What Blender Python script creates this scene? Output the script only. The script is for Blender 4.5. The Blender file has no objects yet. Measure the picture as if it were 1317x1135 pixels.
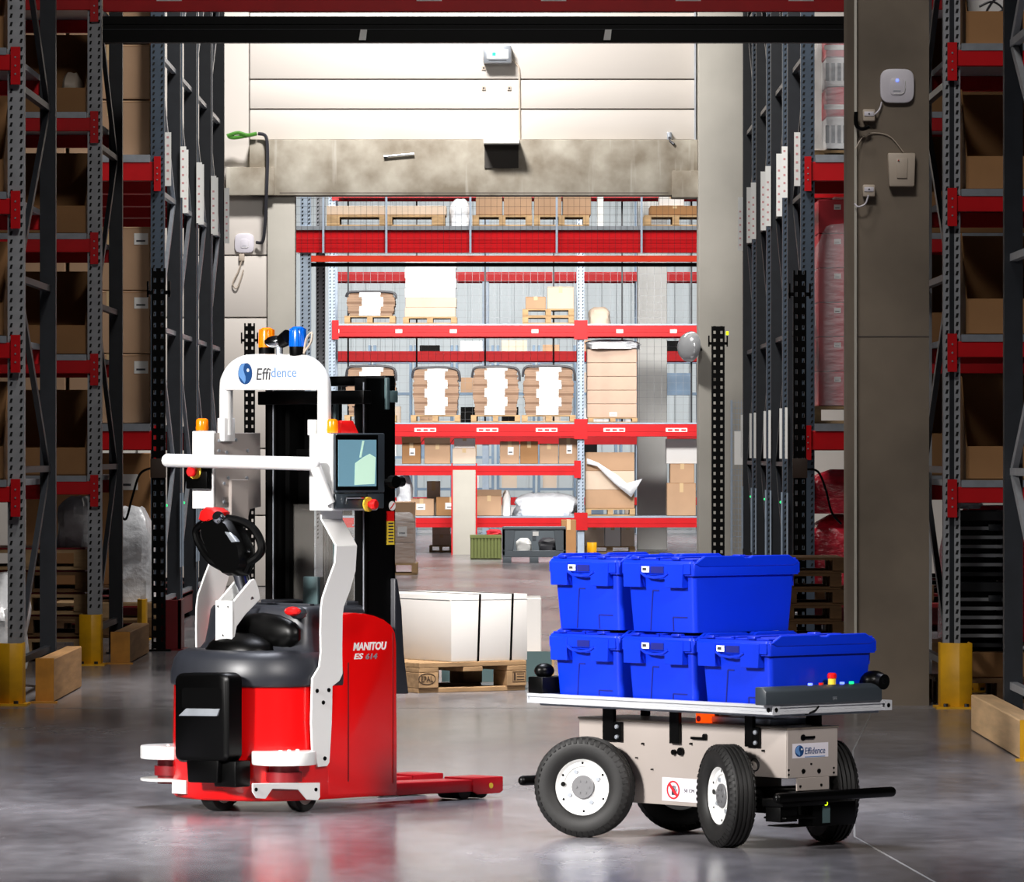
import bpy, bmesh, math, random
from mathutils import Vector, Matrix
random.seed(11)
SC = bpy.context.scene
COL = SC.collection

# ---------------------------------------------------------------- camera
FPX, CX, CY, CAMH = 7000.0, 658.5, 583.0, 1.5      # focal length in pixels, horizon row, eye height
cam_d = bpy.data.cameras.new('camera'); cam = bpy.data.objects.new('camera', cam_d); COL.objects.link(cam)
cam.location = (0, 0, CAMH); cam.rotation_euler = (math.pi/2, 0, 0)
cam_d.sensor_width = 36; cam_d.lens = 36*FPX/1317; cam_d.shift_y = (CY-567.5)/1317
cam_d.clip_start = .5; cam_d.clip_end = 400
SC.camera = cam

# ---------------------------------------------------------------- world, exposure, lamps
SC.view_settings.view_transform = 'Standard'; SC.view_settings.look = 'None'
SC.view_settings.exposure = 0.0; SC.view_settings.gamma = 1.0; SC.view_settings.use_curve_mapping = False
w = bpy.data.worlds.new('world'); SC.world = w; w.use_nodes = True
w.node_tree.nodes['Background'].inputs[0].default_value = (.8, .85, 1, 1)
w.node_tree.nodes['Background'].inputs[1].default_value = .02

def area(name, loc, target, sx, sy, power, color=(1, .97, .93), spread=180):
    d = bpy.data.lights.new(name, 'AREA'); d.shape = 'RECTANGLE'; d.size = sx; d.size_y = sy
    d.energy = power; d.color = color; d.spread = math.radians(spread)
    o = bpy.data.objects.new(name, d); COL.objects.link(o); o.location = loc
    o.rotation_euler = (Vector(target)-Vector(loc)).to_track_quat('-Z', 'Y').to_euler()
    return o
# unseen lamps, without fixtures, for the robots, the near racks and the passage
area('unseen_area_lamp', (-8.5, 13.5, 5.6), (-.1, 22.3, .6), 1.8, 1.5, 178, (1, .97, .94), 36)
area('unseen_area_lamp', (4.2, 12.5, 6.2), (-.1, 22.3, .4), 1.0, 1.0, 24, (1, .95, .92), 24)  # added narrow fill from the right for truck and robot
area('unseen_area_lamp', (-.3, 24.5, 9.4), (-.3, 22.0, 0), 2.5, 3.0, 320, (.87, .90, 1), 85)
area('unseen_area_lamp', (0, 26.3, 9.8), (0, 36.0, 1.0), 2.5, 1.5, 185, (1, .96, .92), 100)  # added fill to brighten the rack fronts
area('unseen_area_lamp', (-.3, 30.0, 9.2), (-.3, 34.6, 0), 1.2, 1.2, 140, (1, .95, .9), 40)  # added narrow beam to brighten the white strapped box
# unseen lamps over the mobile rack aisle, facing the concrete portal
area('unseen_area_lamp', (-1.7, 56.6, 9.7), (-.2, 60.8, 3.6), 1.2, .7, 500, (1, .97, .95), 120)
area('unseen_area_lamp', (0, 44.0, 9.2), (0, 50.0, 0), 1.2, 4, 480, (1, .97, .94), 120)
# bright hall beyond the portal
area('unseen_area_lamp', (0, 70.8, 6.6), (0, 83.0, 2.0), 5, 1.2, 490, (1, .97, .94), 100)  # added low front fill for the far rack and column, out of view
for yy, p in ((66.0, 950), (75.0, 760), (92.0, 1500), (103.0, 1500)):
    area('unseen_area_lamp', (-.5, yy, 9.2), (-.3, yy+3.2, 0), 9, 2.5, p, (1, .98, .95), 150)

# ---------------------------------------------------------------- materials
def lin(c):
    c /= 255.0
    return c/12.92 if c <= .04045 else ((c+.055)/1.055)**2.4
MATS = {}
def mat(name, rgb, rough=.5, metal=0, var=0.0, scale=6, bump=0, spec=.5, coat=0, emit=0, alpha=1.0, stretch=(1, 1, 1), trans=0, rvar=0, detail=4):
    m = bpy.data.materials.new(name); m.use_nodes = True
    nt = m.node_tree; b = nt.nodes['Principled BSDF']
    c = tuple(lin(x) for x in rgb)+(1,)
    b.inputs['Base Color'].default_value = c
    b.inputs['Roughness'].default_value = rough; b.inputs['Metallic'].default_value = metal
    b.inputs['Specular IOR Level'].default_value = spec
    b.inputs['Coat Weight'].default_value = coat; b.inputs['Coat Roughness'].default_value = .08
    b.inputs['Transmission Weight'].default_value = trans
    b.inputs['Alpha'].default_value = alpha
    if emit:
        b.inputs['Emission Color'].default_value = c; b.inputs['Emission Strength'].default_value = emit
    if var or bump or rvar:
        tc = nt.nodes.new('ShaderNodeTexCoord'); mp = nt.nodes.new('ShaderNodeMapping')
        mp.inputs['Scale'].default_value = stretch
        nz = nt.nodes.new('ShaderNodeTexNoise'); nz.inputs['Scale'].default_value = scale; nz.inputs['Detail'].default_value = detail
        nt.links.new(tc.outputs['Object'], mp.inputs['Vector']); nt.links.new(mp.outputs['Vector'], nz.inputs['Vector'])
        if var:
            r = nt.nodes.new('ShaderNodeValToRGB')
            r.color_ramp.elements[0].position = .3; r.color_ramp.elements[1].position = .7
            r.color_ramp.elements[0].color = tuple(max(0, x*(1-var)) for x in c[:3])+(1,)
            r.color_ramp.elements[1].color = tuple(min(1, x*(1+var)) for x in c[:3])+(1,)
            nt.links.new(nz.outputs['Fac'], r.inputs['Fac']); nt.links.new(r.outputs['Color'], b.inputs['Base Color'])
        if rvar:
            mr = nt.nodes.new('ShaderNodeMapRange')
            mr.inputs['From Min'].default_value = .3; mr.inputs['From Max'].default_value = .7
            mr.inputs['To Min'].default_value = max(.02, rough-rvar); mr.inputs['To Max'].default_value = rough+rvar
            nt.links.new(nz.outputs['Fac'], mr.inputs['Value']); nt.links.new(mr.outputs['Result'], b.inputs['Roughness'])
        if bump:
            bp = nt.nodes.new('ShaderNodeBump'); bp.inputs['Strength'].default_value = bump; bp.inputs['Distance'].default_value = .02
            nt.links.new(nz.outputs['Fac'], bp.inputs['Height']); nt.links.new(bp.outputs['Normal'], b.inputs['Normal'])
    MATS[name] = m
    return m

def floor_material():
    m = bpy.data.materials.new('polished_concrete'); m.use_nodes = True; nt = m.node_tree; b = nt.nodes['Principled BSDF']
    tc = nt.nodes.new('ShaderNodeTexCoord')
    def noise(scale, st, det=5):
        mp = nt.nodes.new('ShaderNodeMapping'); mp.inputs['Scale'].default_value = st
        n = nt.nodes.new('ShaderNodeTexNoise'); n.inputs['Scale'].default_value = scale; n.inputs['Detail'].default_value = det
        nt.links.new(tc.outputs['Object'], mp.inputs['Vector']); nt.links.new(mp.outputs['Vector'], n.inputs['Vector']); return n
    n1 = noise(1.1, (1, .35, 1)); n2 = noise(9, (1, .5, 1), 6)
    r1 = nt.nodes.new('ShaderNodeValToRGB'); r1.color_ramp.elements[0].position = .32; r1.color_ramp.elements[1].position = .72
    r1.color_ramp.elements[0].color = (.10, .095, .104, 1); r1.color_ramp.elements[1].color = (.26, .25, .265, 1)
    nt.links.new(n1.outputs['Fac'], r1.inputs['Fac'])
    mx = nt.nodes.new('ShaderNodeMix'); mx.data_type = 'RGBA'; mx.blend_type = 'OVERLAY'; mx.inputs['Factor'].default_value = .55
    nt.links.new(r1.outputs['Color'], mx.inputs[6]); nt.links.new(n2.outputs['Fac'], mx.inputs[7])
    nt.links.new(mx.outputs[2], b.inputs['Base Color'])
    mr = nt.nodes.new('ShaderNodeMapRange'); mr.inputs['From Min'].default_value = .3; mr.inputs['From Max'].default_value = .7
    mr.inputs['To Min'].default_value = .15; mr.inputs['To Max'].default_value = .29
    nt.links.new(n1.outputs['Fac'], mr.inputs['Value']); nt.links.new(mr.outputs['Result'], b.inputs['Roughness'])
    b.inputs['Specular IOR Level'].default_value = .45
    bp = nt.nodes.new('ShaderNodeBump'); bp.inputs['Strength'].default_value = .015; bp.inputs['Distance'].default_value = .01
    nt.links.new(n2.outputs['Fac'], bp.inputs['Height']); nt.links.new(bp.outputs['Normal'], b.inputs['Normal'])
    return m

def lintel_material():
    m = bpy.data.materials.new('stained_concrete'); m.use_nodes = True; nt = m.node_tree; b = nt.nodes['Principled BSDF']
    tc = nt.nodes.new('ShaderNodeTexCoord')
    def noise(scale, st, det=5):
        mp = nt.nodes.new('ShaderNodeMapping'); mp.inputs['Scale'].default_value = st
        n = nt.nodes.new('ShaderNodeTexNoise'); n.inputs['Scale'].default_value = scale; n.inputs['Detail'].default_value = det
        nt.links.new(tc.outputs['Object'], mp.inputs['Vector']); nt.links.new(mp.outputs['Vector'], n.inputs['Vector']); return n
    n1 = noise(2.4, (1, 1, 1.0), 8); n2 = noise(5, (1.6, 1, .12), 4)
    r1 = nt.nodes.new('ShaderNodeValToRGB'); r1.color_ramp.elements[0].position = .35; r1.color_ramp.elements[1].position = .68
    r1.color_ramp.elements[0].color = (lin(128), lin(118), lin(102), 1); r1.color_ramp.elements[1].color = (lin(182), lin(176), lin(162), 1)
    r2 = nt.nodes.new('ShaderNodeValToRGB'); r2.color_ramp.elements[0].position = .62; r2.color_ramp.elements[1].position = .72
    r2.color_ramp.elements[0].color = (0, 0, 0, 1); r2.color_ramp.elements[1].color = (.55, .55, .55, 1)
    nt.links.new(n1.outputs['Fac'], r1.inputs['Fac']); nt.links.new(n2.outputs['Fac'], r2.inputs['Fac'])
    mx = nt.nodes.new('ShaderNodeMix'); mx.data_type = 'RGBA'
    mx.inputs[7].default_value = (lin(196), lin(192), lin(182), 1)
    nt.links.new(r2.outputs['Color'], mx.inputs['Factor']); nt.links.new(r1.outputs['Color'], mx.inputs[6])
    nt.links.new(mx.outputs[2], b.inputs['Base Color']); b.inputs['Roughness'].default_value = .8
    return m

M_floor = floor_material(); M_lintel = lintel_material()
M_conc = mat('concrete', (112, 101, 88), .8, var=.3, scale=1.4, bump=.15, detail=8)
M_conc2 = mat('pale_concrete', (176, 172, 162), .8, var=.12, scale=1.2, detail=8)
M_panel = mat('cream_wall_panel', (206, 199, 191), .55, var=.03, scale=.6)
M_groove = mat('panel_joint', (92, 84, 78), .8)
M_dullwall = mat('grey_wall', (120, 120, 118), .8, var=.08, scale=.4)
M_ceil = mat('ceiling_sheet', (110, 110, 112), .8, var=.05, scale=.5)
M_post = mat('rack_post_grey', (150, 152, 156), .45, metal=.15, var=.12, scale=9)
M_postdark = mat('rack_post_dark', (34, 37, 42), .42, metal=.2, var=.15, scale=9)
M_blue = mat('rack_post_bluegrey', (74, 86, 100), .4, metal=.25, var=.1, scale=6)
M_galv = mat('galvanised_steel', (176, 182, 190), .35, metal=.65, var=.1, scale=14)
M_galvpale = mat('pale_galvanised_steel', (158, 172, 188), .45, metal=.2, var=.08, scale=14)
M_slot = mat('slot_shadow', (10, 10, 11), .9)
M_red = mat('rack_beam_red', (186, 14, 22), .42, spec=.3, var=.08, scale=5)
M_yel = mat('guard_yellow', (216, 160, 14), .5, var=.16, scale=7)
M_woodp = mat('pale_guide_timber', (214, 176, 130), .7, var=.16, scale=3, stretch=(6, .5, 6), bump=.2)
M_wood = mat('guide_timber', (176, 134, 88), .7, var=.2, scale=3, stretch=(6, .5, 6), bump=.2)
M_pal = mat('pallet_wood', (172, 140, 100), .8, var=.25, scale=4, stretch=(1.2, 5, 5), bump=.25)
M_palold = mat('old_pallet_wood', (108, 78, 48), .85, var=.3, scale=4, stretch=(1.2, 5, 5), bump=.25)
M_card = mat('brown_cardboard', (172, 138, 108), .75, var=.07, scale=3)
M_cardd = mat('dark_cardboard', (150, 108, 66), .78, var=.08, scale=3)
M_cardp = mat('pale_cardboard', (200, 180, 160), .75, var=.06, scale=3)
M_tape = mat('parcel_tape', (196, 168, 128), .3)
M_paper = mat('white_paper', (228, 226, 222), .6)
M_whitebox = mat('white_carton', (216, 214, 212), .6, var=.03, scale=2)
M_redbox = mat('red_carton', (196, 26, 44), .5, var=.08, scale=3)
M_film = mat('stretch_film', (225, 228, 232), .18, alpha=.28, bump=.9, scale=7, stretch=(1, 1, 3))
M_filmw = mat('crumpled_film', (228, 230, 234), .22, var=.12, scale=9, bump=1.0)
M_blk = mat('black_plastic', (2, 2, 2), .36, spec=.15)
M_blkm = mat('black_steel', (2, 2, 2), .38, spec=.15)
M_rub = mat('tyre_rubber', (13, 12, 11), .62, var=.25, scale=10, bump=.1)
M_white = mat('white_lacquer', (226, 226, 224), .3, coat=.3)
M_cream = mat('cream_steel', (158, 149, 143), .38, var=.03, scale=4)
M_truck = mat('truck_red', (214, 8, 10), .24, coat=.5, var=.03, scale=2)
M_leg = mat('fork_red', (186, 20, 32), .38, var=.1, scale=8)
M_hubcap = mat('hub_cap_grey', (112, 112, 114), .4, metal=.3)
M_palecol = mat('white_column', (226, 226, 222), .8, var=.05, scale=2)
M_hood = mat('hood_grey', (33, 35, 41), .42, var=.06, scale=14)
M_teal = mat('teal_grey_steel', (72, 92, 94), .45)
M_chrome = mat('chrome', (205, 208, 212), .14, metal=1)
M_alu = mat('aluminium_profile', (200, 202, 206), .35, metal=.25)
M_tote = mat('tote_blue', (2, 44, 194), .36, var=.04, scale=6)
M_toted = mat('tote_lid_blue', (2, 36, 178), .38, var=.04, scale=6)
M_orange = mat('orange_lens', (250, 128, 8), .2, emit=.12)
M_orangelit = mat('orange_lens_lit', (255, 74, 10), .2, emit=1.3)
M_bluelens = mat('blue_lens', (10, 96, 205), .15, emit=.15, coat=.6)
M_redbtn = mat('red_button', (214, 22, 22), .3)
M_yelbtn = mat('yellow_collar', (232, 200, 60), .4)
M_screen = mat('lit_screen', (116, 160, 178), .12, emit=.3)
M_scrrefl = mat('screen_reflection_pale', (188, 222, 200), .12, emit=.6)
M_console = mat('console_grey', (50, 57, 63), .4)
M_navy = mat('logo_navy', (22, 62, 112), .4)
M_lblue = mat('logo_pale_blue', (92, 134, 186), .4)
M_ink = mat('dark_ink', (48, 48, 54), .5)
M_inkred = mat('red_ink', (196, 22, 36), .5)
M_pale = mat('printed_white', (236, 236, 232), .4)
M_glass = mat('clear_guard', (150, 146, 140), .08, alpha=.16)
M_green = mat('green_led', (20, 230, 110), .3, emit=2.5)
M_ledb = mat('blue_led', (90, 110, 255), .3, emit=3.0)
M_leda = mat('amber_led', (200, 230, 20), .3, emit=2.0)
M_plast = mat('white_plastic', (214, 210, 218), .4)
M_beige = mat('beige_plastic', (186, 172, 156), .5)
M_rope = mat('green_hose', (70, 128, 44), .5)
M_darkred = mat('carriage_red', (120, 14, 22), .4, var=.1, scale=6)
M_bluegrey = mat('blue_grey_steel', (112, 132, 152), .5, var=.15, scale=3)
M_crate = mat('grey_crate', (96, 104, 110), .5, var=.06, scale=4)
M_olive = mat('olive_crate', (96, 104, 52), .6, var=.1, scale=4)
M_steelwall = mat('far_wall_sheet', (188, 196, 200), .6, var=.05, scale=.4)
M_white_win = mat('daylight_window', (255, 255, 255), .5, emit=1.6)
M_mirror = mat('mirror_dome', (190, 192, 194), .15, metal=.4, coat=.6)
M_brownbox = mat('brown_junction_box', (86, 70, 60), .6)

# ---------------------------------------------------------------- mesh helpers
def P(px, py, Y): return Vector(((px-CX)*Y/FPX, Y, CAMH-(py-CY)*Y/FPX))
def X_(px, Y): return (px-CX)*Y/FPX
def Z_(py, Y): return CAMH-(py-CY)*Y/FPX

class MB:
    def __init__(s): s.v = []; s.f = []; s.m = []; s.s = []
    def add(s, vs, fs, m=0, sm=False):
        o = len(s.v); s.v += [tuple(v) for v in vs]
        for f in fs: s.f.append([i+o for i in f]); s.m.append(m); s.s.append(sm)
        return s
    def box(s, x0, x1, y0, y1, z0, z1, m=0):
        return s.hexa([(x0, y0, z0), (x1, y0, z0), (x1, y1, z0), (x0, y1, z0), (x0, y0, z1), (x1, y0, z1), (x1, y1, z1), (x0, y1, z1)], m)
    def hexa(s, p, m=0):
        return s.add(p, [(0, 3, 2, 1), (4, 5, 6, 7), (0, 1, 5, 4), (1, 2, 6, 5), (2, 3, 7, 6), (3, 0, 4, 7)], m)
    def prism(s, pts, axis, a, b, m=0, sm=False):
        """polygon pts (two coords in order of the remaining axes) extruded along axis from a to b"""
        def put(p, t): return {'x': (t, p[0], p[1]), 'y': (p[0], t, p[1]), 'z': (p[0], p[1], t)}[axis]
        n = len(pts); vs = [put(p, a) for p in pts]+[put(p, b) for p in pts]
        fs = [list(range(n)), list(range(n, 2*n))[::-1]]
        s.add(vs, fs, m)
        o = len(s.v)-2*n
        for i in range(n):
            j = (i+1) % n
            s.f.append([o+i, o+j, o+n+j, o+n+i]); s.m.append(m); s.s.append(sm)
        return s
    def cyl(s, p0, p1, r, r1=None, n=14, m=0, caps=True):
        p0 = Vector(p0); p1 = Vector(p1); r1 = r if r1 is None else r1
        d = (p1-p0).normalized(); a = d.orthogonal().normalized(); b = d.cross(a)
        vs = []
        for p, rr in ((p0, r), (p1, r1)):
            for i in range(n):
                t = 2*math.pi*i/n; vs.append(p+a*math.cos(t)*rr+b*math.sin(t)*rr)
        s.add(vs, [(i, (i+1) % n, n+(i+1) % n, n+i) for i in range(n)], m, True)
        o = len(s.v)-2*n
        if caps:
            s.f += [[o+i for i in range(n)][::-1], [o+n+i for i in range(n)]]; s.m += [m, m]; s.s += [False, False]
        return s
    def tube(s, pts, r, n=8, m=0, closed=False):
        pts = [Vector(p) for p in pts]; k = len(pts); rings = []
        a = None
        for i in range(k):
            if closed: d = (pts[(i+1) % k]-pts[i-1])
            else: d = pts[min(i+1, k-1)]-pts[max(i-1, 0)]
            d.normalize()
            if a is None: a = d.orthogonal().normalized()
            else:
                a = a-d*a.dot(d); a.normalize()
            b = d.cross(a)
            rings.append([pts[i]+a*math.cos(2*math.pi*j/n)*r+b*math.sin(2*math.pi*j/n)*r for j in range(n)])
        return s.loft(rings, not closed, not closed, m, closed=closed)
    def loft(s, rings, cap0=True, cap1=True, m=0, sm=True, closed=False):
        n = len(rings[0]); k = len(rings); vs = [v for r in rings for v in r]; fs = []
        for i in range(k if closed else k-1):
            i2 = (i+1) % k
            for j in range(n): fs.append((i*n+j, i*n+(j+1) % n, i2*n+(j+1) % n, i2*n+j))
        s.add(vs, fs, m, sm); o = len(s.v)-n*k
        if cap0: s.f.append([o+j for j in range(n)][::-1]); s.m.append(m); s.s.append(False)
        if cap1: s.f.append([o+(k-1)*n+j for j in range(n)]); s.m.append(m); s.s.append(False)
        return s
    def lathe(s, prof, c, ax, n=32, m=0, closed=False):
        """prof = [(radius, height)], about the axis ax through c"""
        ax = Vector(ax).normalized(); a = ax.orthogonal().normalized(); b = ax.cross(a); c = Vector(c)
        rings = [[c+ax*h+(a*math.cos(2*math.pi*j/n)+b*math.sin(2*math.pi*j/n))*max(r, 1e-4) for j in range(n)] for r, h in prof]
        return s.loft(rings, not closed, not closed, m, closed=closed)
    def ball(s, c, r, n=14, m=0, sc=(1, 1, 1)):
        c = Vector(c); rings = []
        for i in range(n//2+1):
            t = math.pi*i/(n//2)
            rings.append([c+Vector((max(math.sin(t), 1e-3)*math.cos(2*math.pi*j/n)*r*sc[0], max(math.sin(t), 1e-3)*math.sin(2*math.pi*j/n)*r*sc[1], -math.cos(t)*r*sc[2])) for j in range(n)])
        return s.loft(rings, True, True, m)
    def mesh(s, name, mats, bevel=0, seg=2, ang=35):
        me = bpy.data.meshes.new(name); me.from_pydata(s.v, [], s.f)
        for mm in (mats if isinstance(mats, (list, tuple)) else [mats]): me.materials.append(mm)
        me.polygons.foreach_set('material_index', s.m); me.polygons.foreach_set('use_smooth', s.s)
        bm = bmesh.new(); bm.from_mesh(me); bmesh.ops.recalc_face_normals(bm, faces=bm.faces)
        if bevel:
            es = [e for e in bm.edges if len(e.link_faces) == 2 and e.calc_face_angle(0) > math.radians(30)]
            bmesh.ops.bevel(bm, geom=es, offset=bevel, segments=seg, profile=.5, affect='EDGES', clamp_overlap=True)
            for f in bm.faces: f.smooth = True
        bm.to_mesh(me); bm.free()
        me.set_sharp_from_angle(angle=math.radians(ang))
        return me
    def build(s, name, mats, parent=None, bevel=0, seg=2, kind=None, label=None, ang=35):
        o = bpy.data.objects.new(name, s.mesh(name, mats, bevel, seg, ang)); COL.objects.link(o)
        if parent: o.parent = parent
        if kind: o['kind'] = kind
        if label: o['label'] = label
        return o

def tag(o, label, cat, group=None):
    o['label'] = label; o['category'] = cat
    if group: o['group'] = group
    return o
def thing(name, label, cat, loc=(0, 0, 0), rz=0, group=None):
    o = bpy.data.objects.new(name, None); o.empty_display_size = .1; COL.objects.link(o)
    o.location = loc; o.rotation_euler = (0, 0, rz)
    return tag(o, label, cat, group)
def place(mesh, name, parent, loc=(0, 0, 0), rot=(0, 0, 0)):
    o = bpy.data.objects.new(name, mesh); COL.objects.link(o); o.parent = parent; o.location = loc; o.rotation_euler = rot
    return o
def dup(root, loc=None, rz=None, label=None):
    r = root.copy(); COL.objects.link(r)
    if loc is not None: r.location = loc
    if rz is not None: r.rotation_euler = (0, 0, rz)
    if label: r['label'] = label
    for ch in list(root.children):
        c = ch.copy(); COL.objects.link(c); c.parent = r; c.matrix_parent_inverse = ch.matrix_parent_inverse
        for g in ch.children:
            d = g.copy(); COL.objects.link(d); d.parent = c
    return r
def text_obj(s, name, m, parent, origin, xdir, ydir, height, width=None, shear=0, depth=.0015, bold=0):
    """flat lettering; origin = lower left corner; fitted to a width when given"""
    cu = bpy.data.curves.new(name, 'FONT'); cu.body = s; cu.size = 1; cu.shear = shear; cu.offset = bold; cu.extrude = .02; cu.resolution_u = 3
    t = bpy.data.objects.new(name+'_tmp', cu); COL.objects.link(t)
    dg = bpy.context.evaluated_depsgraph_get(); dg.update()
    me = bpy.data.meshes.new_from_object(t.evaluated_get(dg)); COL.objects.unlink(t); bpy.data.objects.remove(t); bpy.data.curves.remove(cu)
    xs = [v.co.x for v in me.vertices]; ys = [v.co.y for v in me.vertices]
    x0, x1, y0, y1 = min(xs), max(xs), min(ys), max(ys)
    sy = height/(y1-y0); sx = width/(x1-x0) if width else sy
    X = Vector(xdir).normalized(); Yv = Vector(ydir).normalized(); Zv = X.cross(Yv); O = Vector(origin)
    for v in me.vertices:
        v.co = O+X*((v.co.x-x0)*sx)+Yv*((v.co.y-y0)*sy)+Zv*(depth*(1 if v.co.z > 0 else 0))
    me.materials.clear(); me.materials.append(m); me.name = name
    o = bpy.data.objects.new(name, me); COL.objects.link(o); o.parent = parent
    return o
def disc_logo(parent, c, xdir, ydir, rx, ry):
    """the dark and pale swirled ball of the emblem: navy disc, pale crescent and white glint"""
    X = Vector(xdir).normalized(); Yv = Vector(ydir).normalized(); N = X.cross(Yv); c = Vector(c)
    def flat(pts, off, m, nm):
        b = MB(); n = len(pts)
        vs = [c+X*x*rx+Yv*y*ry+N*off for x, y in pts]; vs2 = [v-N*.0012 for v in vs]
        b.add(vs+vs2, [list(range(n))]+[(i, n+i, n+(i+1) % n, (i+1) % n) for i in range(n)])
        return b.build(nm, m, parent)
    circ = [(math.cos(t*math.pi/12), math.sin(t*math.pi/12)) for t in range(24)]
    flat(circ, .0014, M_navy, 'emblem_disc')
    cres = [(math.cos(t)*.93, math.sin(t)*.93) for t in [math.pi*(.42+.16*k/2) for k in range(9)]]
    cres += [(-.05+.18*math.sin(k*1.1), -.9+.3*k) for k in range(0, 7)]
    flat(cres, .0026, M_lblue, 'emblem_crescent')
    flat([(.45+.16*x, .28+.16*y) for x, y in circ[::2]], .0036, M_pale, 'emblem_glint')

# ---------------------------------------------------------------- the hall
def struct(name, b, m, parent=None, bevel=0, **k):
    o = b.build(name, m, parent, bevel, **k)
    if not parent: o['kind'] = 'structure'
    return o
HX = 13.0
fl = struct('floor', MB().box(-HX, HX, -3, 112, -.2, 0), M_floor)
M_joint = mat('floor_joint', (128, 126, 124), .6)
def joint(p, q, wd=.008):
    p, q = Vector(p), Vector(q); n = Vector((-(q-p).y, (q-p).x)).normalized()*wd/2; pts = [p-n, p+n, q+n, q-n]
    struct('saw_joint', MB().prism([(v.x, v.y) for v in pts], 'z', 0, .0012), M_joint, fl)
joint((1.57, 17.5), (1.338, 21.26)); joint((1.338, 21.26), (1.717, 27.4)); joint((1.717, 27.4), (2.12, 31.9))
struct('saw_joint', MB().box(-HX, HX, 31.98, 31.99, 0, .0012), M_joint, fl)
struct('ceiling', MB().box(-HX, HX, -3, 112, 10, 10.3), M_ceil)
struct('wall_left', MB().box(-HX-.3, -HX, -3, 112, 0, 10), M_dullwall)
struct('wall_right', MB().box(HX, HX+.3, -3, 112, 0, 10), M_dullwall)
struct('wall_front', MB().box(-HX, HX, -3.3, -3, 0, 10), M_dullwall)
wf = struct('wall_far', MB().box(-HX, HX, 112, 112.3, 0, 10), M_steelwall)
for i in range(26):
    struct('wall_rib', MB().box(-3.9+i*.3, -3.86+i*.3, 111.95, 112, 0, 10), M_steelwall, wf)

# the portal wall at the end of the mobile rack aisle
WY = 61.0
wb = struct('wall_back', MB().box(-HX, -2.43, WY+.12, WY+.3, 0, 10).box(-2.43, 2.08, WY+.12, WY+.3, 4.7, 10).box(2.5, HX, WY+.12, WY+.3, 0, 10), M_panel)
zz = [5.012, 5.36, 5.695, 6.45, 7.2, 7.95, 8.7, 10]      # horizontal cladding panels, the joints between them recessed
for a, b in zip(zz[:-1], zz[1:]):
    struct('panel', MB().box(-2.94, 2.06, WY+.06, WY+.12, a+.008, b-.008), M_panel, wb, bevel=.006)
struct('panel_joint', MB().box(-2.94, 2.06, WY+.1, WY+.125, 5, 10), M_groove, wb)
zz = [0, .8, 1.55, 2.3, 3.02, 3.72, 4.4]
for a, b in zip(zz[:-1], zz[1:]):
    struct('panel', MB().box(-4.2, -2.74, WY+.06, WY+.12, a+.008, b-.008), M_panel, wb, bevel=.006)
struct('edge_strip', MB().box(2.045, 2.062, WY+.03, WY+.12, 5.0, 10), M_galv, wb)
# concrete lintel with its two corbel notches
li = struct('trim_1', MB().box(-2.94, 2.08, WY-.1, WY+.3, 4.385, 5.01), M_lintel, bevel=.012)
struct('corbel', MB().box(-3.2, -2.66, WY-.14, WY+.3, 4.385, 4.70), M_lintel, li, bevel=.01)
struct('corbel', MB().box(1.79, 2.2, WY-.14, WY+.3, 4.36, 4.66), M_lintel, li, bevel=.01)
struct('cast_joint', MB().box(-2.6, 1.75, WY-.103, WY-.1, 4.41, 4.418), M_groove, li)
struct('trim_2', MB().box(-2.74, -2.43, WY-.02, WY+.3, 0, 4.385), M_conc2, bevel=.012)
struct('trim_3', MB().box(2.08, 2.58, WY-.3, WY+.3, 0, 10), M_conc2, bevel=.015)
# the near concrete column on the right, with a chamfered edge
colm = struct('trim_4', MB().prism([(2.0, 32.75), (2.0, 32.42), (2.045, 32.3), (2.475, 32.3), (2.475, 32.8), (2.0, 32.8)], 'z', 0, 10), M_conc)
struct('edge_conduit', MB().box(2.03, 2.045, 32.275, 32.3, 0, 10), M_conc2, colm)
struct('cast_joint', MB().box(2.05, 2.475, 32.297, 32.3, 2.19, 2.196), M_groove, colm)
# pale column standing in the bright hall
struct('trim_5', MB().box(X_(820, 84.2), X_(858, 84.2), 84.2, 84.7, 0, 10), M_palecol, bevel=.015)

# ---------------------------------------------------------------- pallet racking
_pm = {}
def post_mesh(h, w, d, m, slots=True, groove=False, pitch=.05):
    key = (round(h, 2), w, d, m.name, slots, groove, pitch)
    if key not in _pm:
        b = MB().box(0, w, 0, d, 0, h)
        if groove: b.box(w*.36, w*.64, -.001, 0, 0, h, 2)
        if slots:
            z = .4
            while z < h-.05:
                for c in (.2, .8):
                    b.hexa([(w*(c-.09), -.0015, z), (w*(c+.05), -.0015, z), (w*(c+.05), 0, z), (w*(c-.09), 0, z),
                            (w*(c-.02), -.0015, z+.026), (w*(c+.12), -.0015, z+.026), (w*(c+.12), 0, z+.026), (w*(c-.02), 0, z+.026)], 1)
                z += pitch
        b.box(-.02, w+.02, -.02, d+.02, 0, .012)
        _pm[key] = b.mesh('upright_post', [m, M_slot, M_postdark])
    return _pm[key]

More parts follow.
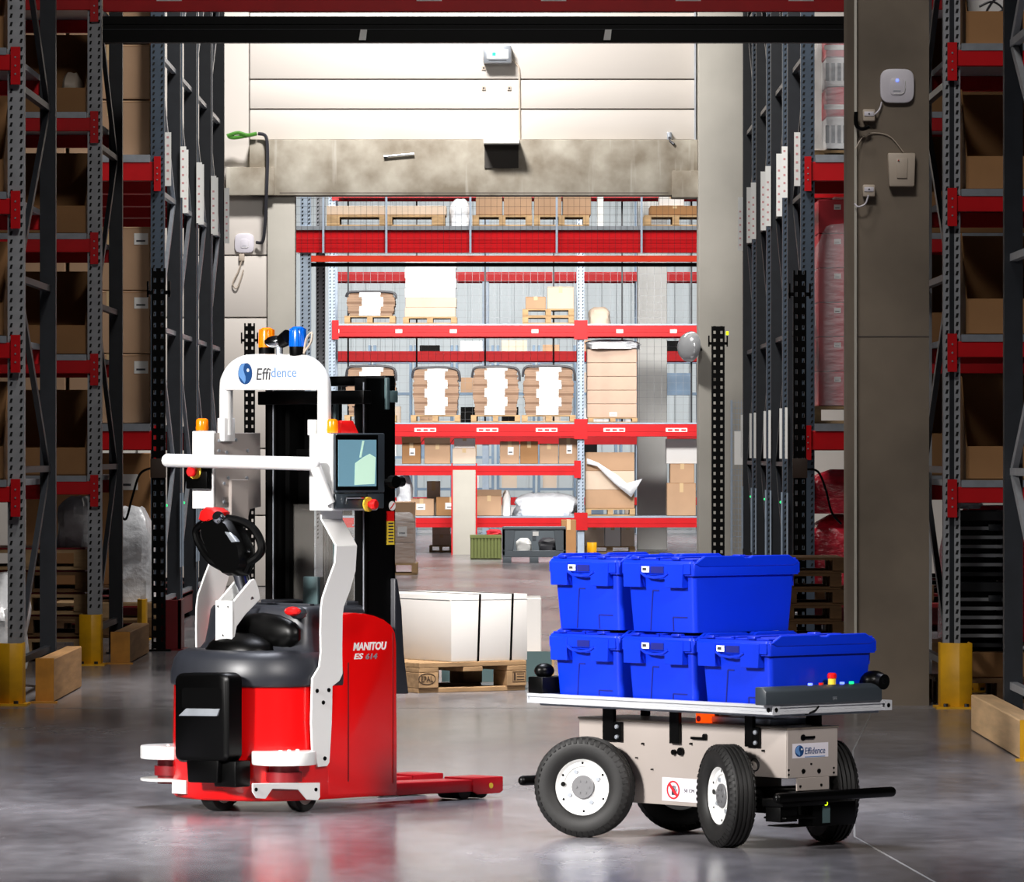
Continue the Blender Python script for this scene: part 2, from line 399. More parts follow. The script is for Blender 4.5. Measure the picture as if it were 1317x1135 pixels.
def rack(name, label, xa, side, y0, y1, levels, width, ztop, pm, bm=M_red, group=None, guard=0, groove=False, lip=.04, bh=.095, brace_m=M_postdark, deck=True, rear=None, w=.1, outer=True, conn=True):
    """a rack bay whose passage-side frame stands at x = xa and which runs outward (side = -1 left, +1 right)"""
    t = thing(name, label, 'rack', (xa, y0, 0), 0, group)
    L = y1-y0; d = .08
    rear = rear or pm
    for fx in ((0, width) if outer else (0,)):
        x0 = fx if side > 0 else -fx-w
        place(post_mesh(ztop, w, d, pm, True, groove), 'upright_post', t, (x0, 0, 0))
        place(post_mesh(ztop, w, d, rear, False), 'upright_post', t, (x0, L-d, 0))
        z = .25; k = 0
        while z < ztop-.3:
            b = MB(); xm = x0+w/2
            b.box(xm-.02, xm+.02, d, L-d, z-.02, z+.02); b.build('horizontal_brace', brace_m, t)
            z2 = min(z+1.15, ztop-.1)
            ya, yb = (d, L-d) if k % 2 == 0 else (L-d, d)
            b = MB(); dz = .03
            b.hexa([(xm-.016, ya, z-dz), (xm+.016, ya, z-dz), (xm+.016, yb, z2-dz), (xm-.016, yb, z2-dz), (xm-.016, ya, z+dz), (xm+.016, ya, z+dz), (xm+.016, yb, z2+dz), (xm-.016, yb, z2+dz)])
            b.build('diagonal_brace', brace_m, t)
            z += 1.15; k += 1
    for zl in levels:
        for yy in (-.025, L-.045):
            xs = sorted((side*w*.5, side*(width+w*.5)))
            b = MB().box(xs[0], xs[1], yy, yy+.05, zl-lip-bh, zl-lip).box(xs[0], xs[1], yy+.01, yy+.04, zl-lip-bh*.62, zl-lip-bh*.38)
            bo = b.build('beam', bm, t, .004, 1)
            if conn:
                for cx in (side*w*.5, side*(width+w*.5)):
                    hw = .028
                    c = MB().box(cx-hw, cx+hw, yy-.014, yy+.01, zl-lip-bh-.085, zl-lip+.045)
                    for q in (-.05, .0, .05): c.cyl((cx, yy-.018, zl-lip-bh*.5+q-.02), (cx, yy-.013, zl-lip-bh*.5+q-.02), .006, n=6, m=1)
                    c.build('beam_connector', [bm, M_galv], bo)
        if deck:
            xs = sorted((side*(w+.005), side*(width-.005)))
            MB().box(xs[0], xs[1], -.02, L, zl-lip, zl-.003).box(xs[0], xs[1], -.03, -.02, zl-lip*1.05, zl).build('shelf_deck', M_galv, t)
    return t
LV = [1.34, 2.2, 3.06, 3.92, 4.78]
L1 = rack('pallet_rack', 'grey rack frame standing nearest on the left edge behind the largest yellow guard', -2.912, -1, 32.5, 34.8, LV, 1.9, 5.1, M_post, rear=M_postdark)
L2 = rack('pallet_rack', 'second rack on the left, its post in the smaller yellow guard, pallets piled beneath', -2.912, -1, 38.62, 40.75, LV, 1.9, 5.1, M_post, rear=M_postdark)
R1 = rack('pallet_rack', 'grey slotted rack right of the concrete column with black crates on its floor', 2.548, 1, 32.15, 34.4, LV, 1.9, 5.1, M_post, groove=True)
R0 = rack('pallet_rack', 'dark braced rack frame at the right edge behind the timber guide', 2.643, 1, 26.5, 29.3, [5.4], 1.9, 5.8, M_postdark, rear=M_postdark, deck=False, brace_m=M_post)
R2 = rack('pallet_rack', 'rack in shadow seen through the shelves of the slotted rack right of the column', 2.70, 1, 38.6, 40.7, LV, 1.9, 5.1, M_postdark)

# yellow post guards and timber guides at the foot of the racks
def guard(x0, x1, y, h, label):
    t = thing('post_guard', label, 'guard', ((x0+x1)/2, y, 0))
    w = (x1-x0)/2; b = MB()
    b.prism([(-w, -.03), (w*.15, -.09), (w, -.06), (w, .14), (w-.012, .14), (w-.012, -.045), (w*.15, -.075), (-w+.012, -.018), (-w+.012, .14), (-w, .14)], 'z', .01, h)
    b.build('guard_plate', M_yel, t, .003, 1)
    f = MB().box(-w-.03, w+.03, -.13, .16, 0, .012).cyl((w*.6, -.1, .012), (w*.6, -.1, .03), .014, n=8, m=1).cyl((-w*.7, -.08, .012), (-w*.7, -.08, .03), .014, n=8, m=1)
    f.build('foot_plate', [M_yel, M_postdark], t)
    return t
guard(-3.08, -2.905, 32.36, .37, 'large yellow steel guard at the foot of the nearest left rack post')
guard(-3.055, -2.9, 38.45, .36, 'yellow steel guard between the two timber guides on the left')
guard(2.515, 2.70, 31.98, .385, 'yellow steel guard right of the concrete column')
guard(-3.0, -2.93, 43.6, .33, 'narrow yellow guard behind the second timber guide on the left')
guard(2.86, 2.97, 34.2, .3, 'small yellow guard in the shadow behind the right timber guide')
guard(1.115, 1.255, 80.7, .175, 'small yellow guard at the foot of the far rack post')
def guide(x0, x1, y0, y1, h, label, endm, wood=None):
    t = thing('timber_guide', label, 'timber', ((x0+x1)/2, y0, 0))
    w = (x1-x0)/2
    MB().box(-w, w, .02, y1-y0, .004, h).build('beam', wood or M_wood, t, .006, 1)
    MB().box(-w-.006, w+.006, 0, .02, .0, h+.004).box(-w-.03, w+.03, -.05, .0, 0, .012).build('end_plate', endm, t)
M_oldyel = mat('worn_yellow_plate', (176, 120, 40), .6, var=.25, scale=8)
guide(-2.85, -2.752, 32.62, 34.8, .265, 'timber floor guide with ochre end, nearest on the left', M_oldyel)
guide(-2.845, -2.72, 38.66, 40.8, .225, 'smaller timber floor guide behind, before the light curtain post', M_oldyel)
guide(2.48, 2.6, 26.5, 29.4, .195, 'pale timber floor guide with yellow end plate at the right edge', M_yel, M_woodp)

# the mobile racking: four frames each side, close together on red carriages
M_print = mat('faded_print', (206, 150, 150), .5)
def mobile(side, k, y0, label):
    xa = -2.912 if side < 0 else 2.42
    t = rack('mobile_rack', label, xa, side, y0, y0+2.25, [1.747, 4.0], 2.1, 7.0, M_blue, rear=M_postdark, group=None, bh=.16, lip=.06, brace_m=M_galv if side < 0 else M_postdark, w=.115, outer=False, conn=(k == 0))
    s = side
    xs = sorted((s*.03, s*2.1))
    MB().box(xs[0], xs[1], .3, 2.1, .05, .24).box(xs[0], xs[1], .05, 2.2, .2, .24).build('carriage', M_darkred, t, .006, 1)
    for yy in (.4, 1.8): MB().cyl((s*.2, yy, .06), (s*.32, yy, .06), .06, n=12).build('wheel', M_galv, t)
    zr = (3.62, 4.18) if k else (3.74, 4.19)
    for yy in ((.02, 2.12) if k else (.02, 2.12)):      # white location labels on the passage side of the posts
        xx = sorted((-s*.055, -s*.004))
        b = MB().box(xx[0], xx[1], yy, yy+.006, zr[0], zr[1])
        for q in range(6): b.box(xx[0]+.014, xx[1]-.018, yy-.001, yy, zr[0]+.05+q*.07, zr[0]+.068+q*.07, 1)
        b.build('location_label', [M_pale, M_print], t)
        if s > 0: b = MB().box(xx[0]+.028, xx[1], yy, yy+.006, 1.45, 1.90); b.build('location_label', M_pale, t)
        b = MB().box(*sorted((-s*.014, -s*.0)), yy, yy+.006, .5, 1.15); b.build('reflector_strip', M_galvpale, t)
    b = MB().ball((-s*.012, .07, 1.06), .011, 8); b.build('status_light', M_green, t)
    return t
nth = ['nearest', 'second', 'third', 'farthest']
for k in range(4):
    mobile(-1, k, 45.6+2.43*k, '%s of the four tight blue-grey mobile rack frames left of the portal' % nth[k])
    mobile(1, k, 45.6+3.08*k, '%s of the four tight dark mobile rack frames right of the portal' % nth[k])

# tunnel beam over the passage, with its track below
tb = thing('tunnel_beam', 'dark red rack beam with black track spanning the top of the passage', 'beam', (0, 38.6, 4.6))
MB().box(-2.9, 2.78, -.03, .03, .03, .24).build('red_beam', M_red, tb, .005, 1)
MB().box(-2.9, 2.78, -.05, .05, -.19, -.005).box(-2.9, 2.78, -.06, -.05, -.06, -.05).box(-2.9, 2.78, -.058, -.05, -.1, -.095, 1).build('track', [M_blkm, M_postdark], tb)
for px in (218, 552, 712, 885, 1030):
    x = X_(px, 38.6)
    MB().box(x-.09, x+.09, -.033, -.03, .105, .15).box(x-.07, x-.01, -.034, -.033, .112, .143, 1).box(x+.01, x+.07, -.034, -.033, .112, .143, 1).build('beam_label', [M_pale, M_ink], tb)
for px in (467, 781):
    x = X_(px, 38.6)
    MB().hexa([(x-.028, -.075, -.175), (x+.022, -.075, -.175), (x+.022, -.06, -.175), (x-.028, -.06, -.175), (x-.016, -.075, -.1), (x+.03, -.075, -.1), (x+.03, -.06, -.1), (x-.016, -.06, -.1)]).build('hanger_clip', M_pale, tb)

# perforated light curtain posts at the corners of the mobile rack aisle
def curtain_post(px0, px1, ytop, Y, label, base=True, box=True):
    w = (px1-px0)*Y/FPX; x = X_((px0+px1)/2, Y); zt = Z_(ytop, Y)
    t = thing('light_curtain_post', label, 'post', (x, Y, 0))
    hw = w/2; b = MB()
    for a, c in ((-1, -.7), (-.34, .34), (.7, 1)): b.box(a*hw, c*hw, -.015, .015, 0, zt)
    z = .02
    while z < zt-.04:
        for a in (-.7, .34): b.box(a*hw, (a+.36)*hw, -.015, .015, z, z+.052)
        z += .085
    b.build('perforated_strut', M_blkm, t)
    c = MB()
    for s in (-1, 1):
        c.box(*sorted((s*hw, s*(hw+.035))), -.02, .02, zt-.2, zt-.17).box(*sorted((s*(hw+.02), s*(hw+.035))), -.02, .02, zt-.22, zt-.1)
    c.build('bracket', M_blkm, t)
    if box: MB().box(-hw*1.1, hw*1.1, -.07, -.016, Z_(615, Y), Z_(590, Y)).build('junction_box', M_brownbox, t, .006)
    MB().box(-hw-.04, hw+.04, -.06, .06, 0, .015).build('base_plate', M_blkm, t)
    return t
curtain_post(195, 213, 345, 41.2, 'tall black perforated light curtain post before the left mobile racks')
curtain_post(1020, 1037, 348, 42.0, 'tall black perforated light curtain post before the right mobile racks')
curtain_post(314, 328, 416, 59.0, 'black perforated post at the left side of the portal, behind the truck', box=False)
pr = curtain_post(915, 932, 420, 59.0, 'black perforated post standing before the pale column right of the portal', box=False)
MB().cyl((.1, -.02, 2.78), (.1, -.02, 2.82), .014, n=8).build('amber_light', M_leda, pr)
# red floor protector by the left post
rp = thing('post_protector', 'dark red steel protector on the floor beside the left light curtain post', 'guard', (-2.58, 41.3, 0))
MB().box(-.09, .07, 0, .03, .01, .385).box(.04, .07, 0, .4, .01, .385).build('protector_plate', M_darkred, rp, .004, 1)
MB().box(-.11, .1, -.03, .42, 0, .012).build('foot_plate', M_darkred, rp)
def cable(name, label, pts, r, m, cat='cable'):
    return tag(MB().tube(pts, r, 6).build(name, m), label, cat)
def smooth(pts, n=6):
    pts = [Vector(p) for p in pts]; out = []
    for i in range(len(pts)-1):
        p0 = pts[max(i-1, 0)]; p1 = pts[i]; p2 = pts[i+1]; p3 = pts[min(i+2, len(pts)-1)]
        for k in range(n):
            t = k/n
            out.append(.5*((2*p1)+(p2-p0)*t+(2*p0-5*p1+4*p2-p3)*t*t+(3*p1-p0-3*p2+p3)*t**3))
    out.append(pts[-1]); return out
cable('power_cable', 'black cable drooping from the box on the left light curtain post', smooth([P(196, 602, 41.25), P(180, 610, 41.3), P(170, 640, 41.3), P(162, 668, 41.35), P(154, 660, 41.4)]), .009, M_blk)
cable('power_cable', 'black cable drooping from the box on the right light curtain post', smooth([P(1036, 604, 42.05), P(1052, 607, 42.1), P(1062, 630, 42.1), P(1070, 660, 42.1), P(1082, 674, 42.2)]), .009, M_blk)

# ---------------------------------------------------------------- things on the portal wall
el = thing('emergency_light', 'grey emergency light box high on the cream wall above the portal', 'light', (X_(640, WY), WY+.06, Z_(82, WY)))
MB().box(-.16, .155, -.17, 0, 0, .2).build('housing', M_galv, el, .015)
MB().box(-.12, .12, -.174, -.17, .05, .15).box(-.06, -.02, -.176, -.174, .08, .12, 1).box(-.1, .1, -.176, -.174, .03, .036, 2).build('lens_panel', [M_pale, M_green, M_ink], el)
cd = [P(660, 76, WY), P(667, 86, WY), P(668, 95, WY), P(668.5, 184, WY)]
cable('conduit', 'thin grey conduit running down the cream wall from the emergency light', [(p.x, WY+.045, p.z) for p in cd], .012, M_beige, 'conduit')
for px, py, an in ((622, 87, 'upper of the two stacked small wall anchors left below the emergency light'), (622, 113, 'lower of the two stacked small wall anchors left below the emergency light'), (655, 113, 'single small wall anchor on the right, beside the conduit')):
    tag(MB().box(X_(px-2.5, WY), X_(px+2.5, WY), WY+.045, WY+.06, Z_(py+2.5, WY), Z_(py-2.5, WY)).box(X_(px-1, WY), X_(px+1, WY), WY+.04, WY+.045, Z_(py+1, WY), Z_(py-1, WY), 1).build('wall_anchor', [M_beige, M_ink]), an, 'anchor')
tr = thing('wall_tray', 'white tray jutting from the top of the concrete lintel', 'tray', (X_(645, WY), WY-.1, Z_(187, WY)))
MB().box(-.2, .2, -.28, .16, 0, .06).build('tray_body', M_pale, tr, .006)
MB().box(-.19, .19, -.02, 0, -.26, 0).build('painted_tray_shadow', mat('tray_shadow_tone', (62, 58, 54), .8), tr)  # dark plate standing in for the shadow cast below the tray
hk = thing('wall_hook', 'small dark hook bracket on the cream wall above the right corbel', 'hook', P(861, 184, WY-.03))
MB().box(-.025, .025, 0, .09, 0, .12).build('plate', M_galv, hk, .004); MB().tube([(0, 0, .06), (0, -.06, .02), (.05, -.09, -.02)], .015).build('hook', M_ink, hk)
st = thing('lintel_rod', 'short steel rod on a peg lying against the concrete lintel', 'rod', P(512, 199, WY-.13))
MB().cyl((-.16, 0, -.02), (.18, 0, .01), .012, n=8).build('rod', M_galv, st); MB().cyl((-.14, 0, -.02), (-.14, .03, -.02), .02, n=8).build('peg', M_ink, st)
gh = smooth([P(292, 175, WY-.16), P(306, 171, WY-.16), P(318, 174, WY-.17), P(330, 172, WY-.17), P(304, 177, WY-.15), P(294, 176, WY-.15)])
cable('green_hose', 'bundle of green hose on the left end of the lintel', gh, .022, M_rope, 'hose')
cable('black_hose', 'dark hose hanging down the left end of the lintel', smooth([P(332, 172, WY-.16), P(342, 176, WY-.17), P(344, 200, WY-.17), P(343, 240, WY-.17), P(341, 285, WY-.1), P(338, 310, WY-.05), P(330, 312, WY+0)]), .02, M_ink, 'hose')
def access_point(px, py, size, Y, label, led):
    t = thing('access_point', label, 'wifi box', P(px, py, Y)); s = size*Y/FPX/2
    pts = [(s*(abs(math.cos(a))**.5)*(1 if math.cos(a) > 0 else -1), s*(abs(math.sin(a))**.5)*(1 if math.sin(a) > 0 else -1)) for a in [i*2*math.pi/32 for i in range(32)]]
    MB().prism(pts, 'y', -.03, 0).build('cover', M_plast, t, .008)
    MB().prism([(x*.42-.0, z*.5-.05*s) for x, z in pts], 'y', -.034, -.03).build('face_plate', M_plast, t, .0015)
    if led: MB().cyl((0, -.037, s*.32), (0, -.033, s*.32), .009, n=10).build('status_light', M_ledb, t)
    MB().box(-.22*s, .2*s, -.0346, -.034, -.33*s, -.27*s).build('print', M_galv, t)
    MB().tube([(-.2*s, -.035, -.46*s), (.28*s, -.035, -.46*s), (.43*s, -.035, -.36*s), (.46*s, -.035, -.1*s), (.46*s, -.035, .3*s)], .02*s, 6).build('light_edge', M_pale, t)
    return t
access_point(1153.5, 111, 44, 32.3, 'white rounded wireless access point with blue light on the concrete column', True)
access_point(314.5, 313, 25, WY+.06, 'white rounded wireless access point on the wall left of the portal', False)
cs = thing('wall_socket', 'small socket with looped cord on the wall below the left access point', 'socket', P(311, 336, WY+.06))
MB().box(-.03, .03, -.04, 0, 0, .08).build('socket_box', M_beige, cs, .005); MB().tube(smooth([(0, -.03, 0), (-.04, -.03, -.12), (-.1, -.03, -.25), (-.05, -.03, -.3), (.02, -.03, -.1)]), .008).build('cord', M_beige, cs)
def socket(px, py, label):
    t = thing('wall_socket', label, 'socket', P(px, py, 32.3))
    MB().box(-.036, .036, -.05, 0, -.034, .036).build('socket_box', M_beige, t, .006)
    MB().box(-.028, .028, -.054, -.05, -.004, .022).box(-.006, .006, -.056, -.054, .004, .014, 1).build('plug', [M_plast, M_ink], t, .002)
    return t
socket(1117, 149, 'upper beige socket box on the column, below the access point')
socket(1117, 246, 'lower beige socket box on the column, level with the siren')
sr = thing('siren_box', 'beige siren box with flared cover on the concrete column', 'siren', P(1159, 219, 32.3))
MB().hexa([(-.075, -.06, -.1), (.075, -.06, -.1), (.075, 0, -.1), (-.075, 0, -.1), (-.083, -.05, .1), (.083, -.05, .1), (.083, 0, .1), (-.083, 0, .1)]).build('cover', M_beige, sr, .01)
MB().hexa([(-.03, -.066, -.05), (.03, -.066, -.05), (.03, -.055, -.05), (-.03, -.055, -.05), (-.036, -.057, .07), (.036, -.057, .07), (.036, -.05, .07), (-.036, -.05, .07)]).cyl((-.02, -.066, .055), (-.02, -.05, .055), .006, n=8, m=1).build('grille', [M_beige, M_redbtn], sr, .003)
cable('thin_wire', 'thin pale wire arching over the column face to the siren', smooth([P(1100, 192, 32.24), P(1110, 176, 32.28), P(1125, 171, 32.29), P(1145, 176, 32.29), P(1162, 196, 32.29)]), .003, M_beige, 'wire')
cable('thin_wire', 'white cord from the access point down to the upper socket', smooth([P(1134, 131, 32.28), P(1131, 141, 32.28), P(1124, 148, 32.25)]), .005, M_plast, 'wire')
cable('thin_wire', 'pale cord looping below the lower socket', smooth([P(1117, 251, 32.24), P(1113, 262, 32.24), P(1104, 266, 32.24), P(1099, 262, 32.25)]), .005, M_plast, 'wire')
cable('thin_wire', 'thick black cable hooked at the edge of the column by the upper socket', smooth([P(1101, 144, 32.24), P(1101, 160, 32.24), P(1108, 166, 32.24), P(1118, 163, 32.24)]), .012, M_blk, 'wire')
md = thing('safety_mirror', 'domed safety mirror on the pale column right of the portal', 'mirror', P(893, 446, WY-.4))
MB().lathe([(0, .09), (.08, .08), (.14, .05), (.17, 0), (.175, -.02)], (-.06, 0, 0), (-.75, -.6, .1), 24).build('dome', M_mirror, md)
MB().tube([(-.02, .02, 0), (.06, .08, -.02), (.09, .12, -.04)], .015).build('arm', M_ink, md)
# white wire fence beside the right mobile racks
fn = thing('wire_fence', 'narrow white wire mesh fence between the pale column and the dark racks', 'fence', (X_(942, 58.4), 58.4, 0))
b = MB()
for q in range(5): b.box(q*.032-.002, q*.032+.002, -.003, .003, .3, Z_(515, 58.4))
z = .3
while z < Z_(515, 58.4): b.box(0, .13, -.002, .002, z, z+.005); z += .06
b.build('wire_mesh', M_galvpale, fn)
b = MB().box(-.02, .0, -.02, .02, 0, Z_(515, 58.4)).box(.13, .15, -.02, .02, 0, Z_(515, 58.4)); b.build('frame', M_galvpale, fn)
MB().box(.02, .12, -.02, -.01, Z_(598, 58.4), Z_(555, 58.4)).build('notice', M_pale, fn)

# ---------------------------------------------------------------- cartons, pallets, wrapped loads
def carton(label, x0, x1, y0, y1, z0, z1, m=M_card, group=None, rz=0, tape=True, note=None, name='carton', flaps=False, prints=None):
    cx, cy = (x0+x1)/2, (y0+y1)/2; w, d, h = (x1-x0)/2, (y1-y0)/2, z1-z0
    b = MB().box(-w, w, -d, d, 0, h)
    o = b.build(name, m, None, min(.006, h*.05), 1); o.location = (cx, cy, z0); o.rotation_euler = (0, 0, rz)
    tag(o, label, 'box', group)
    if tape:
        MB().box(-.028, .028, -d-.0015, -d, h*.72, h).box(-.028, .028, -d-.0015, d, h, h+.0015).box(-w*.985, w*.985, -d-.001, -d, h*.985-.006, h*.985-.003, 1).build('tape', [M_tape, M_cardd], o)
    if note:
        a, c, e, f = note
        nb = MB().box(-w+2*w*a, -w+2*w*c, -d-.003, -d-.001, h*e, h*f)
        nb.box(-w+2*w*(a+(c-a)*.15), -w+2*w*(a+(c-a)*.8), -d-.0035, -d-.003, h*(e+(f-e)*.25), h*(e+(f-e)*.4), 1)
        nb.build('shipping_label', [M_paper, M_ink], o)
    if flaps:
        MB().hexa([(-w, -d, h), (w, -d, h), (w, -d+.006, h), (-w, -d+.006, h), (-w-.005, -d-.06, h+.09), (w, -d-.06, h+.09), (w, -d-.054, h+.09), (-w, -d-.054, h+.09)]).hexa([(w-.006, -d, h), (w, -d, h), (w, d, h), (w-.006, d, h), (w+.06, -d, h+.08), (w+.066, -d, h+.08), (w+.066, d, h+.08), (w+.06, d, h+.08)]).build('flap', m, o)
    return o
_pk = {}
def pick_carton(label, x0, x1, y0, z0, h, front, m=M_card, d=.85, group=None):
    """open storage carton: low front, sides cut on the slant, full back"""
    w = (x1-x0)/2; t = .008
    o = bpy.data.objects.new('picking_carton', None); COL.objects.link(o); o.location = ((x0+x1)/2, y0, z0)
    tag(o, label, 'box', group)
    MB().box(-w, w, 0, d, 0, t).build('bottom', m, o)
    MB().box(-w, w, 0, t, 0, front).build('front', m, o, .002, 1)
    MB().box(-w, w, d-t, d, 0, h).build('back', m, o)
    for s in (-1, 1):
        xa, xb = sorted((s*w, s*(w-t)))
        MB().prism([(t, t), (t, front), (d*.45, h), (d-t, h), (d-t, t)], 'x', xa, xb).build('side', m, o)
    return o
_plm = {}
def pallet(label, x, y, z, w=1.2, d=.8, rz=0, m=M_pal, detail=False, group=None, h=.144, skip=(), bw=.055):
    t = thing('pallet', label, 'pallet', (x, y, z), rz, group)
    bt = h*.16; bl = h-3*bt
    key = (w, d, m.name, h, bw)
    if key not in _plm:
        _plm[key] = (MB().box(-w/2, w/2, -d*.065, d*.065, 0, bt).mesh('top_board', m, .003, 1), MB().box(-w*bw, w*bw, -d*.07, d*.07, 0, bl).mesh('block', m, .004, 1), MB().box(-w*bw, w*bw, -d/2, d/2, 0, bt).mesh('stringer', m, .003, 1), MB().box(-w/2, w/2, -d*.06, d*.06, 0, bt).mesh('bottom_board', m, .003, 1))
    tb_, bk_, st_, bb_ = _plm[key]
    if detail:
        for i in range(7): place(tb_, 'top_board', t, (0, -d*.435+d*.145*i, h-bt))
        for i in (-1, 0, 1):
            place(st_, 'stringer', t, (i*w*(.5-bw), 0, h-2*bt)); place(bb_, 'bottom_board', t, (0, i*d*.43, 0))
            for j in (-1, 0, 1):
                if (i, j) not in skip: place(bk_, 'block', t, (i*w*(.5-bw), j*d*.43, bt))
    else:
        b = MB()
        for i in range(5): b.box(-w/2, w/2, -d/2+d*.21*i, -d/2+d*.21*i+d*.16, h-bt, h)
        b.build('top_boards', m, t, kind='stuff')
        b = MB()
        for i in (-1, 0, 1):
            for j in (-1, 0, 1): b.box(i*w*.445-w*.055, i*w*.445+w*.055, j*d*.43-d*.07, j*d*.43+d*.07, bt, h-bt)
        b.build('blocks', m, t, kind='stuff')
        b = MB()
        for i in (-1, 0, 1): b.box(-w/2, w/2, i*d*.43-d*.06, i*d*.43+d*.06, 0, bt)
        b.build('bottom_boards', m, t, kind='stuff')
    return t
def lump(x0, x1, y0, y1, z0, z1, seed, amp=.12, n=20, sq=.55, rows=9):
    """crumpled film bundle: rounded box with dents"""
    rr = random.Random(seed); rings = []
    cx, cy = (x0+x1)/2, (y0+y1)/2; ph = [rr.uniform(0, 6.28) for _ in range(6)]
    for i in range(rows+1):
        t = i/rows; s = 1-.5*max(0, (t-.65)/.35)**2
        ring = []
        for j in range(n):
            a = 2*math.pi*j/n; ca, sa = math.cos(a), math.sin(a)
            r = 1+amp*(math.sin(3*a+ph[0]+4*t)*.5+math.sin(5*a+ph[1]-7*t)*.4+rr.uniform(-.4, .4))
            ring.append((cx+(x1-x0)/2*s*r*abs(ca)**sq*(1 if ca > 0 else -1), cy+(y1-y0)/2*s*r*abs(sa)**sq*(1 if sa > 0 else -1), z0+(z1-z0)*(t+amp*.25*rr.uniform(-1, 1)*(0 < i))))
        rings.append(ring)
    return MB().loft(rings)
def wrapped(name, label, cat, x0, x1, y0, y1, z0, z1, m, seed, amp=.08, group=None, sq=.55):
    o = lump(x0-(x0+x1)/2, x1-(x0+x1)/2, y0-(y0+y1)/2, y1-(y0+y1)/2, 0, z1-z0, seed, amp, sq=sq).build(name, m)
    o.location = ((x0+x1)/2, (y0+y1)/2, z0); return tag(o, label, cat, group)
def film_hull(label, x0, x1, y0, y1, z0, z1, seed):
    o = lump(-(x1-x0)/2, (x1-x0)/2, -(y1-y0)/2, (y1-y0)/2, 0, z1-z0, seed, .02, sq=.18).build('stretch_film', M_film)
    o.location = ((x0+x1)/2, (y0+y1)/2, z0); return tag(o, label, 'film')

# --- left racks: picking cartons on the shelves
names = {1.34: 'fourth shelf down', 2.2: 'third shelf down', 3.06: 'second shelf down', 3.92: 'top shelf'}
for z, nm in names.items():
    xb = -3.03
    pick_carton('open brown picking carton on the %s of the second left rack' % nm, xb-.62, xb, 38.7, z, .62, {1.34: .2, 2.2: .21, 3.06: .2, 3.92: .18}[z], M_cardd)
    pick_carton('open brown picking carton on the %s of the nearest left rack' % nm, -3.75, -3.045, 32.6, z, .6, .2, M_cardd)
    pick_carton('open brown picking carton on the %s of the slotted right rack' % nm, 2.69, 3.35, 32.25, z, .62, {1.34: .2, 2.2: .215, 3.06: .2, 3.92: .2}[z], M_cardd)
    pick_carton('brown picking carton on the %s of the shadowed rack behind the slotted one' % nm, 2.83, 3.75, 38.7, z, .74, .3, M_cardd)
wrapped('grey_bundle', 'grey item lying in the top shelf carton of the second left rack', 'bundle', -3.22, -3.08, 38.78, 39.2, 3.945, 4.22, M_beige, 5)
wrapped('dark_bag', 'dark bag lying in the top shelf carton of the shadowed right rack', 'bag', 3.12, 3.4, 38.76, 39.2, 3.945, 4.33, M_postdark, 6)
# printed sheet standing in the top carton on the right
sg = thing('printed_carton', 'white carton with red lettering standing at the top of the slotted right rack', 'box', (2.98, 32.4, 4.06))
MB().box(-.27, .27, 0, .4, .0, .3).build('box_body', M_whitebox, sg, .004, 1)
text_obj('MANITOU', 'lettering', M_inkred, sg, (-.03, -.001, .03), (1, 0, 0), (0, 0, 1), .035, .3, shear=.15, bold=.02)
MB().hexa([(.02, -.002, .075), (.27, -.002, .085), (.27, 0, .085), (.02, 0, .075), (.14, -.002, .085), (.27, -.002, .16), (.27, 0, .16), (.14, 0, .085)]).build('red_wedge', M_inkred, sg)
MB().tube(smooth([(-.2, -.002, .1), (-.12, -.002, .13), (-.06, -.002, .08), (-.16, -.002, .05), (-.1, -.002, .15), (-.02, -.002, .14)]), .006, 5).build('sketch_print', M_ink, sg)
# big cartons on the left mobile rack
gl = [(4.0, 57, 125), (4.0, 125, 199)]
for i, (za, zb) in enumerate(((4.0, 4.46), (4.47, 4.93), (4.94, 5.4))):
    for q, (xa, xb) in enumerate(((-3.72, -3.03), (-4.45, -3.75))):
        carton('big brown carton, left mobile rack top beam, %s, %s' % (('lower layer', 'middle layer', 'upper layer')[i], ('next to the post', 'away from the post')[q]), xa, xb, 45.7, 46.6, za+.002, zb, M_card)
for i, (za, zb) in enumerate(((1.75, 2.33), (2.335, 2.86), (2.865, 3.4))):
    for q, (xa, xb) in enumerate(((-3.72, -3.035), (-4.45, -3.75))):
        o = carton('brown carton, left mobile rack lower beam, %s layer, %s' % (('bottom', 'middle', 'top')[i], ('next to the post', 'away from the post')[q]), xa, xb, 45.7, 46.6, za+.002, zb, M_card, note=(.8, .97, .72, .9) if q == 0 else None)
pallet('worn pallet on the floor under the left mobile rack', -3.6, 46.3, .242, 1.2, 1.0, m=M_palold)
carton('brown carton on the floor pallet under the left mobile rack', -4.1, -3.05, 45.9, 46.8, .388, 1.5, M_cardd, note=(.62, .9, .72, .84))
film = wrapped('wrapped_load', 'white film wrapped load on the pallet before the left mobile rack', 'load', -3.27, -2.93, 44.2, 44.9, .29, 1.05, M_filmw, 8, .14)
pallet('pallet carrying the film wrapped load at the end of the second timber guide', -3.3, 44.5, .14, .85, .8, m=M_pal)
pallet('lower pallet under the pallet with the film wrapped load', -3.3, 44.5, 0.0, .85, .8, m=M_palold)
